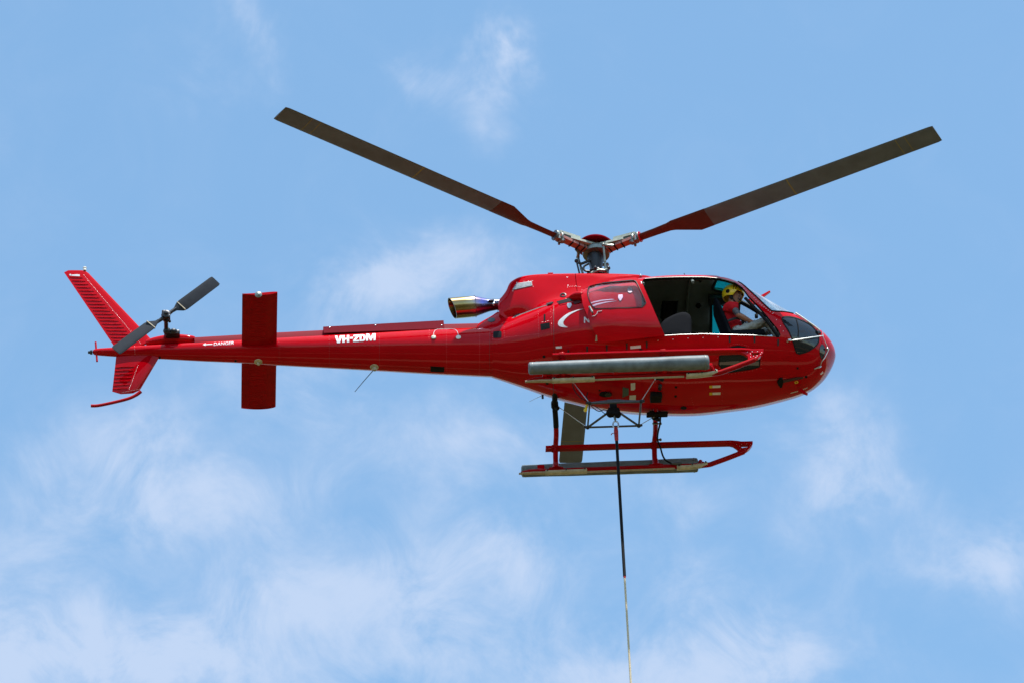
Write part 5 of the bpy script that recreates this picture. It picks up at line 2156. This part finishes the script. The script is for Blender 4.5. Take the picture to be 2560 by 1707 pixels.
for rr_, flip in ((RH, 0), (RH - .014, 1)):
    for i in range(NT + 1):
        for j in range(NP):
            ph = 2 * pi * j / NP
            th = max(.02, hlim(ph) * i / NT)
            idx[(flip, i, j)] = len(vs)
            vs.append(hp(th, ph, rr_))
    for i in range(NT):
        for j in range(NP):
            k = (j + 1) % NP
            fsx.append((idx[(flip, i, j)], idx[(flip, i, k)], idx[(flip, i + 1, k)], idx[(flip, i + 1, j)]))
for j in range(NP):
    k = (j + 1) % NP
    fsx.append((idx[(0, NT, j)], idx[(0, NT, k)], idx[(1, NT, k)], idx[(1, NT, j)]))
mb.add(vs, fsx)
helm = obj('helmet', mb, 'yellow_plastic', PIL, 60, 'yellow flight helmet with black stripes')
mb = MB()
for off_ in (.045, .075):
    pts = []
    for k in range(25):
        b = radians(-88 + 176 * k / 24)
        # a hoop from side to side, offset forward
        rr_ = RH * 1.05
        pts.append(hc + fd * (off_ + .02 + .0) + (fu * cos(b) * 1.02 + fs * sin(b) * .94) * sqrt(max(.0001, rr_ ** 2 - (off_ + .02) ** 2 / 1.06)) * 1.0)
    mb.tube(pts, .0045, 6)
obj('helmet_stripes', mb, 'rubber', helm, 60)
for s in (-1, 1):
    mb = MB()
    c = hc + fs * s * RH * .92 + fd * -.01 + fu * -.03
    mb.lathe(c, fs * s, [(-.01, .030), (.008, .030), (.012, .020), (.013, .002)], 14)
    obj('helmet_boss', mb, 'rubber', helm, 40)
mb = MB()
for s in (-1, 1):
    mb.ball(fp(s * .078, -.055, .0), (.028, .028, .042), 12, 8)
mb.tube(smooth_path([fp(-.075, -.07, .02), fp(-.05, -.115, .05), fp(0, -.13, .065), fp(.05, -.115, .05), fp(.075, -.07, .02)], 4), .010, 8)
mb.tube(smooth_path([fp(-.085, -.05, .03), fp(-.06, -.075, .09), fp(-.02, -.072, .112)], 4), [.004] * 9, 6)
mb.ball(fp(-.012, -.072, .113), .013, 8, 6)
obj('chin_strap', mb, 'black_cloth', helm, 60)
# shirt and trousers, grown over the same skeleton a little larger
shirt = [[(waist + V((.02, 0, -.08)), (.145, .165)), (waist, (.135, .155)), (chest, (.135, .165)), (shc, (.105, .12)), (neck + V((-.005, 0, -.03)), .072)],
         [(shc, (.105, .12)), (rs_, .074), (rs_.lerp(rel, .35), .066), (rs_.lerp(rel, .60), .064)],
         [(shc, (.105, .12)), (ls_, .082), (ls_.lerp(lel, .42), .070), (ls_.lerp(lel, .52), .066)]]
skin_mesh('shirt', shirt, 'shirt')


def offs(p, x, y, z):
    return p + V((x, y, z))


tr = [[(pel + V((0, 0, .03)), (.145, .16)), (pel, (.145, .165)), (rh, .115), (offs(rh.lerp(rk, .35), 0, 0, .01), .102), (offs(rh.lerp(rk, .7), 0, 0, 0), .092), (rk, .082), (rk.lerp(ra, .3), .075), (rk.lerp(ra, .7), .072), (ra, .068)],
      [(pel, (.145, .165)), (lh, .115), (offs(lh.lerp(lk, .35), 0, 0, .01), .102), (lh.lerp(lk, .7), .092), (lk, .084), (lk.lerp(la, .3), .076), (la, .068)]]
tro = skin_mesh('trousers', tr, 'trousers', 3)
from mathutils import noise as mn
for q in tro.data.vertices:      # cloth folds
    p = q.co + V(base)
    f_ = mn.noise(V((p.x * 16, p.y * 7, p.z * 13))) * .026 - abs(mn.noise(V((p.x * 26, p.y * 14, p.z * 22)))) * .045
    q.co += q.normal * f_
mb = MB()
for a in (ra, la):
    mb.ball(a + V((.07, 0, -.06)), (.14, .05, .055), 14, 8)
obj('boots', mb, 'rubber', PIL, 60)
# harness belts (part of the seat)
mb = MB()
mb.tube(smooth_path([V((1.66, -.50, 1.70)), V((1.80, -.60, 1.60)), V((1.90, -.56, 1.46)), V((1.93, -.50, 1.35))], 5), .020, 6, flat=.3)
mb.tube(smooth_path([V((1.70, -.62, 1.33)), V((1.84, -.635, 1.36)), V((1.96, -.55, 1.35)), V((1.98, -.42, 1.34))], 5), .022, 8, flat=.5)
obj('harness', mb, 'black_cloth', pilot_seat, 60)

# ------------------------------------------------------------------ sling line
dn = (RBT @ V((0, 0, -1)) + V((-.003, 0, 0))).normalized()
top_p = V((.062, -.0, .13))
LINE = thing('sling_line', 'long line hanging from the cargo hook, black sheathed at the top and pale rope below', 'rope', tuple(top_p))
mb = MB()
ringc = top_p + dn * .075
pts = []
for k in range(21):
    a = 2 * pi * k / 20
    pts.append(ringc + V((cos(a) * .038, 0, 0)) - dn * (sin(a) * .058))
mb.tube(pts, .011, 8)
obj('shackle', mb, 'steel', LINE, 60)
p0 = top_p + dn * .13
mb = MB().tube([p0, p0 + dn * .05, p0 + dn * .20, p0 + dn * .235], [.024, .031, .028, .021], 12)
mb.tube([p0 + dn * .10 + V((-.02, -.02, 0)), p0 + dn * .115 + V((-.06, -.03, 0)), p0 + dn * .14 + V((-.075, -.03, 0))], .006, 6)
obj('red_end_sleeve', mb, 'red_sleeve', LINE, 60)
# measure where the sheath ends and how far the rope goes on
t_sheath = (1409 - 1072) / (PXM * cos(ELEV))
mb = MB()
steps = 40
mb.tube([p0 + dn * (.02 + (t_sheath + .1) * k / steps) for k in range(steps + 1)], .0215, 12)
obj('black_sheath', mb, 'rubber', LINE, 60)
p1 = p0 + dn * (.12 + t_sheath)
mb = MB().tube([p1, p1 + dn * .03], [.018, .017], 10)
obj('sheath_end', mb, 'red_sleeve', LINE, 60)
mb = MB()
Lr = (ORG + RB @ p1).z - 2.6
mb.tube([p1 + dn * (Lr * k / 60) for k in range(61)], .0145, 10)
obj('pale_rope', mb, 'rope', LINE, 60)
pe = p1 + dn * Lr
mb = MB().tube(smooth_path([pe, pe + dn * .12, pe + dn * .2 + V((.06, 0, 0)), pe + dn * .28 + V((0, 0, 0)), pe + dn * .2 + V((-.05, 0, 0))], 5), .015, 8)
obj('line_hook', mb, 'steel', LINE, 60)

for nm, m_ in riv.items():
    o_ = obj('rivets', m_, nm, H, 60, recalc=False)
    o_['kind'] = 'stuff'
for o_ in bpy.data.objects:
    if '_base' in o_:
        del o_['_base']
